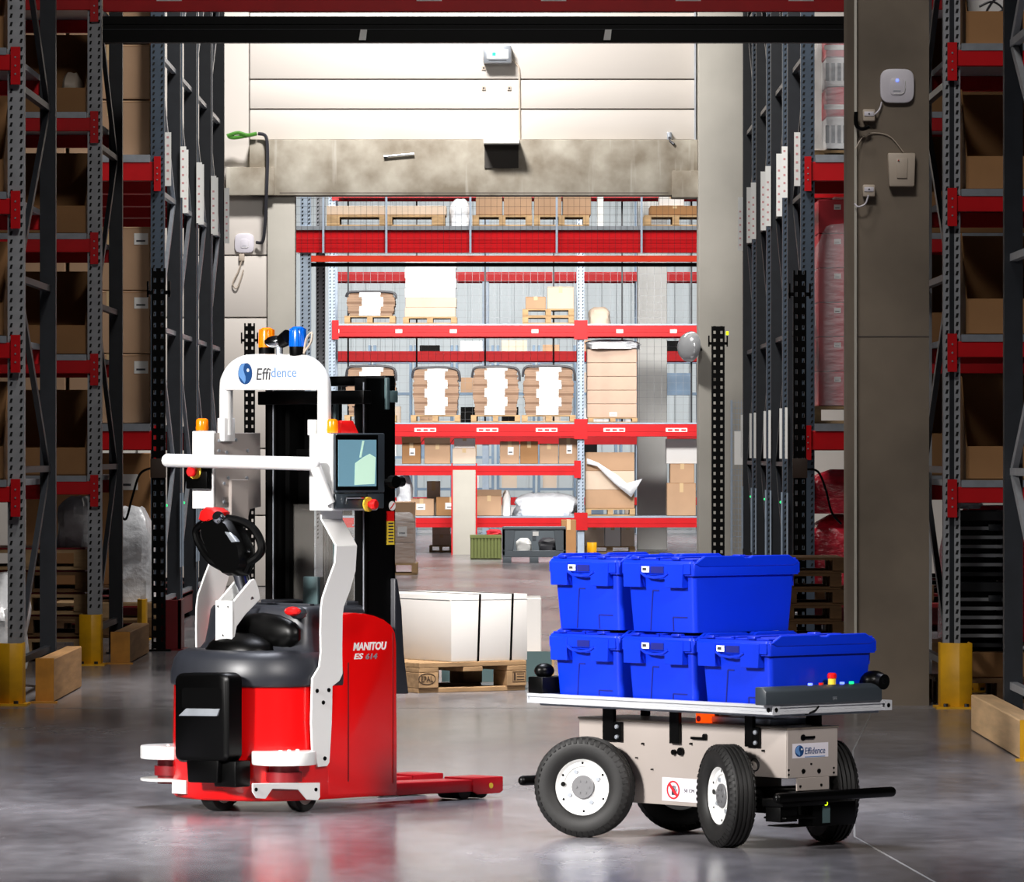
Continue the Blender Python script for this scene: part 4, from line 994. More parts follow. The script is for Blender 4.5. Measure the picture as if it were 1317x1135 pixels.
# dark hood: lower bulge and raised rear deck
b = MB(); b.loft([ring(.525, -.004, .352, -.33), ring(.535, -.010, .358, -.33), ring(.58, -.010, .358, -.33), ring(.635, .004, .345, -.33), ring(.662, .022, .325, -.33), ring(.674, .05, .29, -.33)])
b.build('hood_base', M_hood, truck, ang=60)
b = MB(); b.loft([ring(.668, .035, .16, -.03), ring(.70, .05, .115, -.03), ring(.78, .06, .085, -.03), ring(.835, .066, .07, -.03), ring(.852, .078, .055, -.03), ring(.858, .10, .03, -.05)])
b.build('hood_deck', M_hood, truck, ang=60)
MB().box(-.40, -.37, .12, .6, .856, .866).box(-.2, -.05, .1, .62, .855, .872).build('deck_ridge', M_hood, truck, .004)
# tiller well: black socket
b = MB().ball((-.60, .33, .66), .12, 18, sc=(1, 1.5, .72)); b.build('tiller_boot', M_blk, truck, ang=80)
b = MB().ball((-.525, .27, .74), .085, 14, sc=(.62, 2.6, 1.05)); b.build('hood_recess', M_blk, truck, ang=80)
lv = T.on(379, 789, 'u', -.545)
b = MB().ball((lv.x+.02, lv.y, lv.z), .05, 12, sc=(.7, .8, .55)); b.build('lever_socket', M_hood, truck)
MB().ball((lv.x-.012, lv.y, lv.z+.008), .032, 12, sc=(1, 1.25, .62)).build('red_lever', M_redbtn, truck)
# tiller: bracket, neck, loop head, red cap
vp = .30
pts = [T.on(px, py, 'v', vp) for px, py in ((301, 773), (323, 746.5), (328, 744.5), (333, 757), (335.5, 771), (316, 791), (305, 806), (301, 827), (299, 827), (299, 790))]
MB().prism([(p.x, p.z) for p in pts], 'y', vp, vp+.012).prism([(p.x, p.z) for p in pts], 'y', vp+.088, vp+.10).build('tiller_bracket', M_white, truck, .003, 1)
b = MB(); p0, p1 = T.on(300, 773, 'v', vp), T.on(299.5, 827, 'v', vp)
b.box(p0.x-.008, p0.x+.006, vp, vp+.10, p1.z, p0.z); 
for y, z in ((vp+.02, p0.z-.025), (vp+.08, p0.z-.025), (vp+.05, p1.z+.03)): b.cyl((p0.x-.012, y, z), (p0.x-.006, y, z), .007, n=8, m=1)
b.build('bracket_face', [M_white, M_blk], truck, .002, 1)
n0 = T.on(318, 757, 'u', -.56); n1 = T.on(309, 735, 'u', -.585)
MB().cyl(n0-Vector((0, 0, .05)), n1, .034, n=20).build('tiller_neck', M_chrome, truck)
UH = -.60
def tl_(px, py, du=0): q = T.on(px, py, 'u', UH); return Vector((q.x+du, q.y, q.z))
hp = [(265, 671), (277, 664), (292, 665), (301, 671), (311, 688), (319, 706), (322, 726), (314, 741), (297, 740.5), (287, 730), (277, 714), (269, 694)]
b = MB().loft([[tl_(px*.9+294*.1, py*.9+703*.1, -.05) for px, py in hp], [tl_(px, py, -.02) for px, py in hp], [tl_(px, py, .025) for px, py in hp], [tl_(px*.88+294*.12, py*.88+703*.12, .05) for px, py in hp]])
b.build('tiller_head', M_blk, truck, ang=60)
b = MB().tube(smooth([tl_(268, 672), tl_(256, 676, .01), tl_(249.5, 683, .015), tl_(251, 694, .015), tl_(259, 708, .01), tl_(271, 721), tl_(286, 730), tl_(296, 736)]), .018, 10)
b.build('hand_loop', M_blk, truck)
b = MB().tube(smooth([tl_(292, 667), tl_(308, 671, .01), tl_(320, 678, .015), tl_(329, 690, .015), tl_(333.5, 706, .015), tl_(329, 716, .01), tl_(321, 724), tl_(316, 736)]), .018, 10)
b.build('hand_loop', M_blk, truck)
MB().hexa([tl_(300, 684, -.053), tl_(307, 685, -.053), tl_(316, 697, -.053), tl_(309, 698, -.053), tl_(300, 684, -.03), tl_(307, 685, -.03), tl_(316, 697, -.03), tl_(309, 698, -.03)]).build('silver_switch', M_galv, truck, .003)
MB().cyl(tl_(324, 709, -.03), tl_(324, 709, -.01), .007, n=8).build('rocker', M_chrome, truck)
rc = [(264, 669), (267, 657), (273, 652.5), (283, 653.5), (291, 659), (289, 667), (280, 672), (271, 672)]
MB().loft([[tl_(px*.8+277*.2, py*.8+663*.2, -.05) for px, py in rc], [tl_(px, py, -.035) for px, py in rc], [tl_(px, py, .02) for px, py in rc], [tl_(px*.8+277*.2, py*.8+663*.2, .035) for px, py in rc]]).build('red_cap', M_redbtn, truck, ang=60)
MB().lathe([(.004, .02), (.02, .02), (.026, .01), (.026, -.02)], tl_(291, 666, -.045), (-1, -.3, .6), 14).build('horn_button', M_chrome, truck)
# black rear cover with a silver pull
UC = -.895
def cv(px, py, du=0): q = T.on(px, py, 'u', UC); return (q.x+du, q.y, q.z)
def rrect(px0, px1, py0, py1, r, n=5):
    out = []
    for cx_, cy_, a0 in ((px1-r, py0+r, -90), (px1-r, py1-r, 0), (px0+r, py1-r, 90), (px0+r, py0+r, 180)):
        for i in range(n+1):
            a = math.radians(a0+90*i/n); out.append((cx_+r*math.cos(a), cy_+r*math.sin(a)))
    return out
rr1 = rrect(223, 292, 866, 981, 11); rr2 = rrect(226, 289, 869, 978, 9)
MB().loft([[cv(px, py, .0) for px, py in rr2], [cv(px, py, .012) for px, py in rr1], [cv(px, py, .085) for px, py in rr1]]).build('rear_cover', M_blk, truck, ang=45)
b = MB().loft([[cv(px, py, -.0005) for px, py in rrect(234, 285, 885, 912, 5)], [cv(px, py, .012) for px, py in rrect(236, 283, 887, 914, 5)]], True, False); b.build('cover_recess', M_blkm, truck)
MB().hexa([cv(232, 921, -.012), cv(281, 921.5, -.012), cv(281, 921.5, .0), cv(232, 921, .0), cv(240, 911.5, -.004), cv(283, 912, -.004), cv(283, 912, .002), cv(240, 911.5, .002)]).build('silver_pull', M_galv, truck, .0015, 1)
MB().hexa([cv(240, 1007, .004), cv(278, 1008, .004), cv(278, 1008, .1), cv(240, 1007, .1), cv(238, 974, .004), cv(280, 974, .004), cv(280, 974, .1), cv(238, 974, .1)]).build('cover_foot', M_blk, truck, .008)
MB().hexa([cv(268, 1013, .03), cv(296, 1014, .03), cv(296, 1014, .12), cv(268, 1013, .12), cv(268, 980, .03), cv(296, 980, .03), cv(296, 980, .12), cv(268, 980, .12)]).build('step_hinge', M_blk, truck, .008)
# wheels
def wheel(c, r, wd, nm='drive_wheel', m2=M_cream):
    c = Vector(c); prof = [(r*.3, wd*.5), (r*.62, wd*.5), (r*.95, wd*.5), (r, wd*.4), (r, -wd*.4), (r*.95, -wd*.5), (r*.3, -wd*.5)]
    o = MB().lathe(prof, c, (0, 1, 0), 24).build(nm, M_rub, truck)
    MB().lathe([(.002, wd*.53), (r*.55, wd*.53), (r*.6, wd*.48)], c, (0, -1, 0), 18).build('hub', m2, o)
wheel((-.50, .07, .07), .07, .05, 'caster_wheel'); wheel((-.40, .62, .07), .07, .05, 'caster_wheel'); wheel((-.70, .36, .08), .08, .07)
# laser scanner guards: white half discs and lower plates at the rear corners
def scanner(v0, s, uc=-.655):
    z0, z1 = .205, .262
    prof = [(uc+.135*math.cos(a), v0+.135*math.sin(a)) for a in [i*2*math.pi/36 for i in range(36)]]
    MB().prism(prof, 'z', z0, z1, sm=True).build('scanner_cap', M_white, truck, .006)
    MB().cyl((uc, v0, .1), (uc, v0, z0), .062, n=24).build('scanner_core', M_darkred, truck)
    MB().cyl((uc, v0, .135), (uc, v0, .175), .075, n=24).build('scanner_lens', M_darkred, truck)
    prof = [(uc+.135*math.cos(a), v0+.135*math.sin(a)) for a in [i*2*math.pi/36 for i in range(36)]]
    o = MB().prism(prof, 'z', .112, .124, sm=True).build('scanner_plate', M_white, truck, .003)
    for k in range(3): MB().cyl((uc-.05+.05*k, v0-.03, z1), (uc-.05+.05*k, v0-.03, z1+.006), .008, n=8).build('screw', M_white, truck)
scanner(.015, -1); scanner(BW-.03, 1)
# trimmed lower bracket of the near scanner
qa = [T.on(px, py, 'v', -.12) for px, py in ((324, 1008), (411, 1007), (411, 1026), (408, 1030), (394, 1029), (383, 1016), (350, 1015), (341, 1028), (329, 1027), (324, 1019))]
cxm = sum(q.x for q in qa)/len(qa)
o = MB().prism([(q.x, q.z) for q in qa], 'y', -.124, -.118).build('scanner_bracket', M_white, truck, .002, 1)
for px, py in ((329, 1016), (406, 1016)):
    q = T.on(px, py, 'v', -.124); MB().cyl(q, q-Vector((0, .004, 0)), .008, n=8).build('bolt', M_blk, truck)
q0 = T.on(233, 1012, 'v', BW-.1)
MB().box(-.805, -.79, BW-.27, BW-.185, .07, .128).build('scanner_bracket', M_white, truck, .002, 1)
# side arms: bent white plates bolted to both flanks
lowr = [(402, 966), (400.5, 930), (402, 873), (411, 858), (413, 840), (412.6, 815), (413, 786), (415, 770), (422, 749), (431, 724.6), (432.5, 702)]
uppr = [(459.5, 702), (457.5, 735), (450.5, 760), (442.5, 781), (441, 793), (440.5, 840), (441, 867), (437, 876), (428, 883), (427, 930), (424, 981), (421, 986), (409, 987), (406, 972)]
side = [T.on(px, py, 'v', -.02) for px, py in lowr+uppr]
mid0 = [T.on(px, py, 'v', -.02) for px, py in ((432.5, 702), (459.5, 702))]
mid1 = [T.on(px, py, 'v', .055) for px, py in ((413.8, 668), (441, 668))]
top = [T.on(px, py, 'v', .055) for px, py in ((413.8, 640), (441, 640))]
def arm(off, sgn):
    """sgn = 1 near flank, -1 mirrored on the far flank"""
    def mv(v): return off+sgn*v
    th = .010
    b = MB().prism([(p.x, p.z) for p in side], 'y', *sorted((mv(-.02), mv(-.02+th))))
    a0, a1 = mid0; c0, c1 = mid1; d0, d1 = top
    def pr(p, q, dv): return (p.x, mv(q+dv), p.z)
    b.hexa([pr(a0, -.02, 0), pr(a1, -.02, 0), pr(a1, -.02, th), pr(a0, -.02, th), pr(c0, .055, 0), pr(c1, .055, 0), pr(c1, .055, th), pr(c0, .055, th)])
    b.hexa([pr(c0, .055, 0), pr(c1, .055, 0), pr(c1, .055, th), pr(c0, .055, th), pr(d0, .055, 0), pr(d1, .055, 0), pr(d1, .055, th), pr(d0, .055, th)])
    o = b.build('side_arm', M_white, truck, .0015, 1)
    if sgn > 0:
        for px, py in ((407.5, 889), (422.5, 888), (415.5, 904), (417.5, 976)):
            q = T.on(px, py, 'v', -.02); MB().cyl(q, q-Vector((0, .004, 0)), .009, n=8).build('bolt', M_blk, o)
arm(0, 1); arm(BW+.0, -1)
# white arch with its lettered panel
UA = -.374
def arc(px, py): return T.on(px, py, 'u', UA)
ap = [(417, 560), (417, 520), (417, 500), (415, 487), (408, 475), (397, 467), (384, 464.5), (350, 464), (325, 464.5), (312, 467), (301, 474), (294, 485), (291, 500), (291, 560)]
MB().tube(smooth([arc(*p) for p in ap], 4), .029, 12).build('arch_tube', M_white, truck)
pn = [arc(px, py) for px, py in ((412, 502), (412, 487), (406, 477), (396, 470), (384, 466), (325, 466), (312, 470), (303, 477), (296, 488), (294, 502))]
MB().prism([(p.y, p.z) for p in pn], 'x', UA-.026, UA+.02).build('arch_panel', M_white, truck, .003, 1)
UT = UA-.0262
e0 = T.on(330, 486, 'u', UT); e1 = T.on(349, 486, 'u', UT); e2 = T.on(382, 486, 'u', UT)
text_obj('Effi', 'lettering', M_ink, truck, (UT, e0.y, T.on(330, 489, 'u', UT).z), (0, -1, 0), (0, 0, 1), .050, abs(e1.y-e0.y)-.003, shear=.12)
text_obj('dence', 'lettering', M_lblue, truck, (UT, e1.y, e0.z), (0, -1, 0), (0, 0, 1), .041, abs(e2.y-e1.y)-.003)
disc_logo(truck, T.on(315.5, 480.5, 'u', UT), (0, -1, 0), (0, 0, 1), .043, .047)
MB().hexa([tuple(arc(410, 560)+Vector((-.04, 0, 0))), tuple(arc(404, 560)+Vector((-.04, 0, 0))), tuple(arc(404, 560)+Vector((.04, 0, 0))), tuple(arc(410, 560)+Vector((.04, 0, 0))), tuple(arc(410, 540)+Vector((-.04, 0, 0))), tuple(arc(404, 540)+Vector((-.04, 0, 0))), tuple(arc(404, 540)+Vector((.04, 0, 0))), tuple(arc(410, 540)+Vector((.04, 0, 0)))]).build('arch_foot', M_white, truck, .003)
f0, f1 = arc(296, 568), arc(287, 538)
MB().box(UA-.035, UA+.03, min(f0.y, f1.y)-.0, max(f0.y, f1.y), f0.z, f1.z).build('arch_foot', M_white, truck, .003)
# beacons and head camera on top of the arch
def beacon(px, py0, py1, wpx, m, nm, u=UA, ribs=True):
    c = T.on(px, py1, 'u', u); r = wpx*.00325/2; h = (py1-py0)*.00325
    o = MB().lathe([(r*.95, 0), (r, .01), (r, h*.3)], c, (0, 0, 1), 20).build(nm, M_blk if ribs else m, truck)
    MB().lathe([(r*.97, h*.28), (r*.95, h*.8), (r*.8, h*.95), (r*.5, h), (.001, h)], c, (0, 0, 1), 20).build('lens', m, o)
    if ribs:
        b = MB()
        for k in range(8):
            a = 2*math.pi*k/8; b.cyl(c+Vector((math.cos(a)*r*.95, math.sin(a)*r*.95, h*.3)), c+Vector((math.cos(a)*r*.9, math.sin(a)*r*.9, h*.93)), r*.1, n=6)
        b.build('lens_rib', m, o)
beacon(343, 421, 458, 21, M_orange, 'orange_beacon', UA+.08); beacon(383, 420, 457, 22, M_bluelens, 'blue_beacon')
beacon(260, 538, 554, 17, M_orange, 'orange_flasher', -.40, False); beacon(427, 539, 557, 16, M_orange, 'orange_flasher', -.36, False)
hc = T.on(355, 440, 'u', UA)
MB().ball(hc, .05, 14, sc=(.8, 1.2, .55)).build('head_camera', M_chrome, truck); MB().cyl(hc+Vector((0, -.03, .0)), hc+Vector((0, -.075, .02)), .028, .034, n=14).build('camera_hood', M_blk, truck)
MB().cyl(hc-Vector((0, .02, .08)), hc-Vector((0, .02, 0)), .016, n=10).build('camera_post', M_galv, truck)
MB().tube(smooth([T.on(392, 452, 'u', UA), T.on(400, 440, 'u', UA), T.on(401, 428, 'u', UA), T.on(394, 436, 'u', UA), T.on(391, 455, 'u', UA)]), .005, 6).build('wire', M_beige, truck)
# near box with the screen
NU0, NU1, NV0, NV1 = -.4486, -.16, -.06, .075
za, zb = T.on(400, 657, 'u', NU0).z, T.on(400, 558, 'u', NU0).z
MB().prism([(NU0, za), (NU0, zb), (NU1, zb), (NU1, za+.02), (NU1-.02, za)], 'y', NV0, NV1).build('screen_box', M_white, truck, .004)
MB().box(NU0+.006, NU1+.005, NV0-.022, NV0, za+.075, zb+.002).build('screen_bezel', M_console, truck, .005)
s0, s1 = T.on(434.5, 626, 'v', NV0-.022), T.on(485, 566, 'v', NV0-.022)
MB().box(s0.x-.012, s1.x+.004, NV0-.024, NV0-.021, s0.z-.016, s1.z+.02).build('screen_frame', M_blkm, truck)
MB().box(s0.x, s1.x-.008, NV0-.0255, NV0-.0235, s0.z, s1.z).build('screen', M_screen, truck)
sw, sh = s1.x-.008-s0.x, s1.z-s0.z
MB().prism([(s0.x+a*sw, s0.z+c*sh) for a, c in ((.42, .03), (.95, .05), (.98, .62), (.82, .7), (.66, .63), (.44, .5))], 'y', NV0-.026, NV0-.0255).prism([(s0.x+a*sw, s0.z+c*sh) for a, c in ((.55, .62), (.6, .62), (.68, .98), (.63, .98))], 'y', NV0-.026, NV0-.0255).build('screen_reflection', M_scrrefl, truck)  # pale glowing patch painted as a reflection on the glass
MB().box(NU0+.006, NU0+.19, NV0-.018, NV0, za+.008, za+.072).build('button_panel', M_console, truck, .004)
MB().box(NU0+.195, NU1+.005, NV0-.018, NV0, za+.008, za+.072).build('button_panel', M_console, truck, .004)
MB().tube([(NU0+.05, NV0-.018, za+.03), (NU0+.05, NV0-.035, za+.03), (NU0+.05, NV0-.035, za+.055), (NU0+.15, NV0-.035, za+.055), (NU0+.15, NV0-.018, za+.055)], .005, 6).build('pull_handle', M_chrome, truck)
def estop(c, ax, parent=truck):
    c = Vector(c); ax = Vector(ax).normalized()
    o = MB().cyl(c, c+ax*.012, .031, n=20).build('stop_collar', M_yelbtn, parent)
    MB().lathe([(.014, .01), (.014, .024), (.022, .028), (.022, .042), (.017, .048), (.001, .048)], c, ax, 18).build('stop_button', M_redbtn, o)
estop(T.on(472, 649, 'v', NV0-.018), (.15, -1, 0))
kn = T.on(492, 620, 'v', NV0); MB().cyl(kn, kn-Vector((0, .05, 0)), .012, n=10).cyl(kn-Vector((0, .05, 0)), kn-Vector((0, .08, 0)), .028, n=8).cyl(kn+Vector((.09, .0, 0)), kn+Vector((.12, 0, 0)), .022, n=8).cyl(kn, kn+Vector((.1, 0, 0)), .006, n=6).build('clamp_knob', M_blk, truck)
rs = T.on(449, 556, 'v', .03); MB().hexa([(rs.x-.06, .02, zb), (rs.x+.05, .02, zb), (rs.x+.05, .06, zb), (rs.x-.06, .06, zb), (rs.x-.05, .025, zb+.055), (rs.x+.02, .025, zb+.055), (rs.x+.02, .055, zb+.055), (rs.x-.05, .055, zb+.055)]).build('red_switch_box', M_redbtn, truck, .004)
# far box: white face, inner bolted plate, stop switch
fv0, fv1 = .655, .785
zc, zd = 1.262, 1.594
MB().box(-.4486, -.43, fv0, fv1, zc, zd).build('side_box', M_white, truck, .004)
ip = [T.on(px, py, 'v', fv0) for px, py in ((275, 557), (335, 557), (336, 652), (322, 655), (319, 668), (312, 676), (296, 675), (295, 654), (275, 653))]
MB().prism([(p.x, p.z) for p in ip], 'y', fv0, fv0+.014).build('inner_plate', M_cream, truck, .002, 1)
b = MB()
for px, py in ((281, 567), (303, 566), (281, 580), (291, 582), (318, 580), (293, 615), (317, 615), (300, 622), (306, 622), (300, 646), (306, 646), (288, 622), (288, 646)):
    q = T.on(px, py, 'v', fv0); b.cyl(q, q-Vector((0, .006, 0)), .007, n=8)
b.build('bolts', M_galv, truck, kind='stuff')
b = MB(); q0, q1 = T.on(296, 672, 'v', fv0-.012), T.on(318, 617, 'v', fv0-.012)
b.box(q0.x, q1.x, fv0-.02, fv0, q0.z, q1.z).build('arm_plate', M_cream, truck, .002, 1)
ks, kt = T.on(241, 629, 'u', -.47), T.on(268, 600, 'u', -.47)
MB().box(-.48, -.35, kt.y-.0, ks.y, ks.z, kt.z).build('switch_box', M_blk, truck, .005)
b = MB()
for px, py in ((274, 618), (277, 624), (281, 617), (281, 603)):
    q = T.on(px, py, 'v', kt.y); b.cyl(q, q-Vector((0, .004, 0)), .005, n=6)
b.build('screws', M_pale, truck)
estop(T.on(252, 607, 'u', -.482), (-1, -.25, 0))
# grab bar across the rear
UB = -.52
bp0, bp1 = T.on(404, 597, 'u', UB), T.on(216, 592.5, 'u', UB)
b = MB().tube([bp1, bp1*.5+bp0*.5, bp0], .029, 14).ball(bp1, .029, 12).ball(bp0, .029, 12)
q = T.on(424, 648, 'u', NU0-.012); b.tube([bp0, bp0*.5+q*.5, q], .024, 12)
b.build('grab_bar', M_white, truck)
# mast: two black channels, cross bars, carriage plate, cylinder, guard
ztop = T.on(480, 486, 'v', .05).z
def chan(v0, v1, u0, u1, z1, inner=True):
    b = MB().box(u0, u1, v0, v0+.014, .05, z1).box(u0, u0+.02, v0, v1, .05, z1).box(u1-.02, u1, v0, v1, .05, z1)
    b.build('mast_channel', M_blkm, truck, .003, 1)
    MB().box(u0-.002, u0, v0+.01, v0+.016, .1, z1-.02).build('edge_strip', M_galv, truck)
chan(.055, .125, -.13, .05, ztop); chan(.60, .665, -.13, .05, ztop)
MB().box(-.07, .08, .125, .15, .06, ztop-.06).box(-.07, .08, .575, .60, .06, ztop-.06).build('inner_mast', M_blkm, truck)
zq = T.on(440, 512, 'u', -.09).z
MB().box(-.16, -.11, .04, .68, zq-.028, zq+.03).build('mast_cross_bar', M_blkm, truck, .004)
zu = T.on(450, 491, 'u', .05).z
MB().box(-.02, .04, .05, .62, zu-.02, zu+.022).build('mast_cross_bar', M_blkm, truck, .004)
MB().box(-.02, .0, .04, .055, zq-.05, zq+.085).box(-.0, .05, .04, .055, zq-.02, zq+.03).build('mast_clip', M_teal, truck, .003)
zm0, zm1 = T.on(370, 592, 'u', 0).z, T.on(370, 578, 'u', 0).z
MB().box(-.03, .03, .15, .62, zm0, zm1).box(-.02, .02, .33, .575, T.on(370, 655, 'u', 0).z, zm0).build('carriage_plate', M_blkm, truck, .004)
MB().box(.0, .04, .36, .56, 1.3, 1.72).build('carriage_plate', M_blkm, truck, .01)
MB().cyl((.0, .40, .1), (.0, .40, 1.70), .03, n=16).build('lift_cylinder', M_chrome, truck)
MB().box(-.05, -.03, .315, .33, .86, 1.75).build('guard_edge', M_teal, truck)
MB().box(-.045, -.039, .15, .575, .86, 1.28).build('clear_guard', M_glass, truck)
b = MB()
for k in range(14): b.box(-.05, -.046, .17, .215, 1.75-.035*k*1.6, 1.755-.035*k*1.6)
b.build('chain_links', M_galv, truck)
MB().box(-.03, 0, .165, .185, .86, 1.7).box(-.03, 0, .205, .225, .86, 1.7).build('lift_chain', M_post, truck)
for px0, px1, py0, py1, m in ((348, 356, 581, 589, M_yelbtn), (347, 361, 638, 645, M_yelbtn)):
    a, c = T.on(px0, py1, 'u', -.052), T.on(px1, py0, 'u', -.052)
    MB().box(-.054, -.03, min(a.y, c.y), max(a.y, c.y), a.z, c.z).build('warning_label', m, truck)
q = T.on(354, 629, 'u', -.03); b = MB().cyl(q, q-Vector((.006, 0, 0)), .018, n=14); b.build('round_sign', M_pale, truck)
a, c = T.on(498, 701, 'v', .05), T.on(507, 657, 'v', .05)
o = MB().box(a.x, c.x, .049, .055, a.z, a.z+.1).box(a.x, c.x, .049, .055, a.z+.1, a.z+.142, 1).build('warning_strip', [M_yelbtn, M_redbtn], truck)
b = MB()
for k in range(7): b.box(a.x+.006, c.x-.006, .048, .049, a.z+.01+k*.013, a.z+.016+k*.013)
b.build('strip_print', M_ink, truck)
q = T.on(504, 651, 'v', .05); MB().cyl(q, q-Vector((0, .003, 0)), .02, n=16).build('round_sign', M_pale, truck); MB().hexa([q+Vector((-.014, -.004, -.01)), q+Vector((-.01, -.004, -.014)), q+Vector((.014, -.004, .01)), q+Vector((.01, -.004, .014)), q+Vector((-.014, -.003, -.01)), q+Vector((-.01, -.003, -.014)), q+Vector((.014, -.003, .01)), q+Vector((.01, -.003, .014))]).build('sign_bar', M_redbtn, truck)
sk = [T.on(px, py, 'v', .03) for px, py in ((508, 744), (511.5, 745), (517, 782), (520, 840), (526, 893), (508, 893))]
MB().prism([(p.x, p.z) for p in sk], 'y', .03, .6).build('load_backrest', M_hood, truck, .006)
q = T.on(404, 757, 'u', -.2); MB().box(-.22, -.2, q.y-.04, q.y+.05, .855, q.z+.05).build('teal_plate', M_teal, truck, .006)
# fork legs with rollers
def fork(v0, v1):
    ul = .70; b = MB()
    z0, z1 = .028, .088
    b.hexa([(-.05, v0, z0+.012), (ul-.1, v0, z0+.004), (ul-.1, v1, z0+.004), (-.05, v1, z0+.012), (-.05, v0, z1+.005), (ul-.1, v0, z1-.004), (ul-.1, v1, z1-.004), (-.05, v1, z1+.005)])
    o = b.build('fork', M_leg, truck, .006)
    e = MB().prism([(ul-.13, .035), (ul-.10, .02), (ul+.04, .02), (ul+.06, .03), (ul+.06, .092), (ul-.13, .092)], 'y', v0-.008, v0+.006)
    e.prism([(ul-.13, .035), (ul-.10, .02), (ul+.04, .02), (ul+.06, .03), (ul+.06, .092), (ul-.13, .092)], 'y', v1-.006, v1+.008)
    e.box(ul-.13, ul+.06, v0, v1, .078, .092); e.build('fork_tip', M_leg, o, .004)
    MB().cyl((ul-.02, v0-.012, .055), (ul-.02, v0-.004, .055), .012, n=12).build('axle_pin', M_yelbtn, o)
    for u in (ul-.16, ul-.05):
        MB().cyl((u, v0+.015, .042), (u, v1-.015, .042), .041, n=18).build('roller', M_rub, o)
fork(.10, .26); fork(.46, .62)

# ---------------------------------------------------------------- the wheeled robot with its blue totes
ATH = math.radians(-48.3)
AO = (.7534, 21.17)
A = Frame(AO[0], AO[1], ATH)
robot = thing('carrier_robot', 'cream four-wheeled carrier robot with an aluminium deck', 'robot', (AO[0], AO[1], 0), ATH)
RX0, RX1, RYN, RYF = -.567, .604, -.15, .12
zt_, zl_ = A.on(880, 937, 'v', RYN).z, A.on(860, 1036, 'v', RYN).z
fz0 = A.on(1012, 1002, 'u', RX1).z; ft0 = A.on(1012, 938, 'u', RX1).z
zt_ = ft0
b = MB().prism([(RX0, zl_), (RX0, zt_), (RX1-.006, zt_), (RX1-.006, fz0), (.30, fz0), (.30, zl_)], 'y', RYN, RYF)
b.build('chassis', M_cream, robot, .004)
# front plate with emblem
b = MB().box(RX1-.006, RX1, RYN-.0, RYF, fz0, zt_-.002).box(RX1-.006, RX1, RYN+.05, RYF-.045, fz0-.05, fz0)
b.build('front_plate', M_cream, robot, .002, 1)
b = MB()
for px, py, r in ((1032.5, 949, .012), (1033, 992.5, .009), (1053, 992, .009), (1043, 983, .004), (1014, 991, .004), (1014, 997, .004), (1072, 988, .004), (1072, 994, .004), (1029, 1012, .005), (1056, 1010, .005)):
    q = A.on(px, py, 'u', RX1); b.cyl(q, q+Vector((.004, 0, 0)), r, n=10)
q = A.on(1037, 949, 'u', RX1); b.box(RX1, RX1+.008, q.y-.03, q.y+.04, q.z-.005, q.z+.005)
b.build('bolts_and_latch', M_blk, robot)
q0, q1 = A.on(1019, 976, 'u', RX1), A.on(1065, 955, 'u', RX1)
MB().box(RX1, RX1+.001, q0.y, q1.y, q0.z, q1.z).build('logo_sticker', M_plast, robot)
disc_logo(robot, A.on(1028, 966.5, 'u', RX1+.001), (0, 1, 0), (0, 0, 1), .023, .022)
e0, e1 = A.on(1035, 970.5, 'u', RX1+.001), A.on(1061, 970.5, 'u', RX1+.001)
text_obj('Effidence', 'lettering', M_navy, robot, (RX1+.0012, e0.y, e0.z), (0, 1, 0), (0, 0, 1), .025, e1.y-e0.y, shear=.12)
MB().box(RX1+.001, RX1+.002, e0.y, e1.y, e0.z-.012, e0.z-.009).build('sticker_line', M_lblue, robot)
# near side details
sy = RYN-.001
b = MB()
for px, py, r in ((868, 968, .011), (877, 967, .016), (908, 947.5, .010), (890, 957, .004), (828, 957, .004), (1001-60, 960, .004), (840, 990, .003), (820, 975, .003), (983, 966, .004)):
    q = A.on(px, py, 'v', RYN); b.cyl(q, q-Vector((0, .012, 0)), r, n=10)
q = A.on(903, 950.5, 'v', RYN); b.box(q.x-.055, q.x+.03, RYN-.01, RYN, q.z-.004, q.z+.006)
q = A.on(872, 968, 'v', RYN); b.box(q.x-.02, q.x+.02, RYN-.008, RYN, q.z-.004, q.z+.004)
b.build('latches_and_rivets', M_blk, robot)
q0, q1 = A.on(852, 1030, 'v', RYN), A.on(899, 1003, 'v', RYN)
MB().box(q0.x, q1.x, sy-.0005, RYN, q0.z, q1.z).build('warning_sticker', M_plast, robot)
c = A.on(866, 1016.5, 'v', RYN-.002)
ringp = []
b = MB().lathe([(.036, 0), (.036, .002), (.030, .002), (.030, 0)], c, (0, -1, 0), 28, closed=True)
b.hexa([c+Vector((-.026, -.002, .018)), c+Vector((-.018, -.002, .026)), c+Vector((.026, -.002, -.018)), c+Vector((.018, -.002, -.026)), c+Vector((-.026, 0, .018)), c+Vector((-.018, 0, .026)), c+Vector((.026, 0, -.018)), c+Vector((.018, 0, -.026))])
b.build('prohibition_ring', M_inkred, robot)
b = MB().box(c.x-.010, c.x+.012, c.y, c.y+.001, c.z-.02, c.z+.004)
for k in range(4): b.box(c.x-.011+k*.0062, c.x-.0065+k*.0062, c.y, c.y+.001, c.z+.004, c.z+.018-.002*abs(k-1.5))
b.hexa([c+Vector((.010, 0, -.012)), c+Vector((.014, 0, -.012)), c+Vector((.022, 0, .002)), c+Vector((.018, 0, .005)), c+Vector((.010, .001, -.012)), c+Vector((.014, .001, -.012)), c+Vector((.022, .001, .002)), c+Vector((.018, .001, .005))])
b.build('hand_symbol', M_ink, robot)
e0, e1 = A.on(880, 1019.5, 'v', sy), A.on(893, 1019.5, 'v', sy)
text_obj('50 CM', 'lettering', M_ink, robot, (e0.x, sy-.0006, e0.z), (1, 0, 0), (0, 0, 1), .013, e1.x-e0.x)
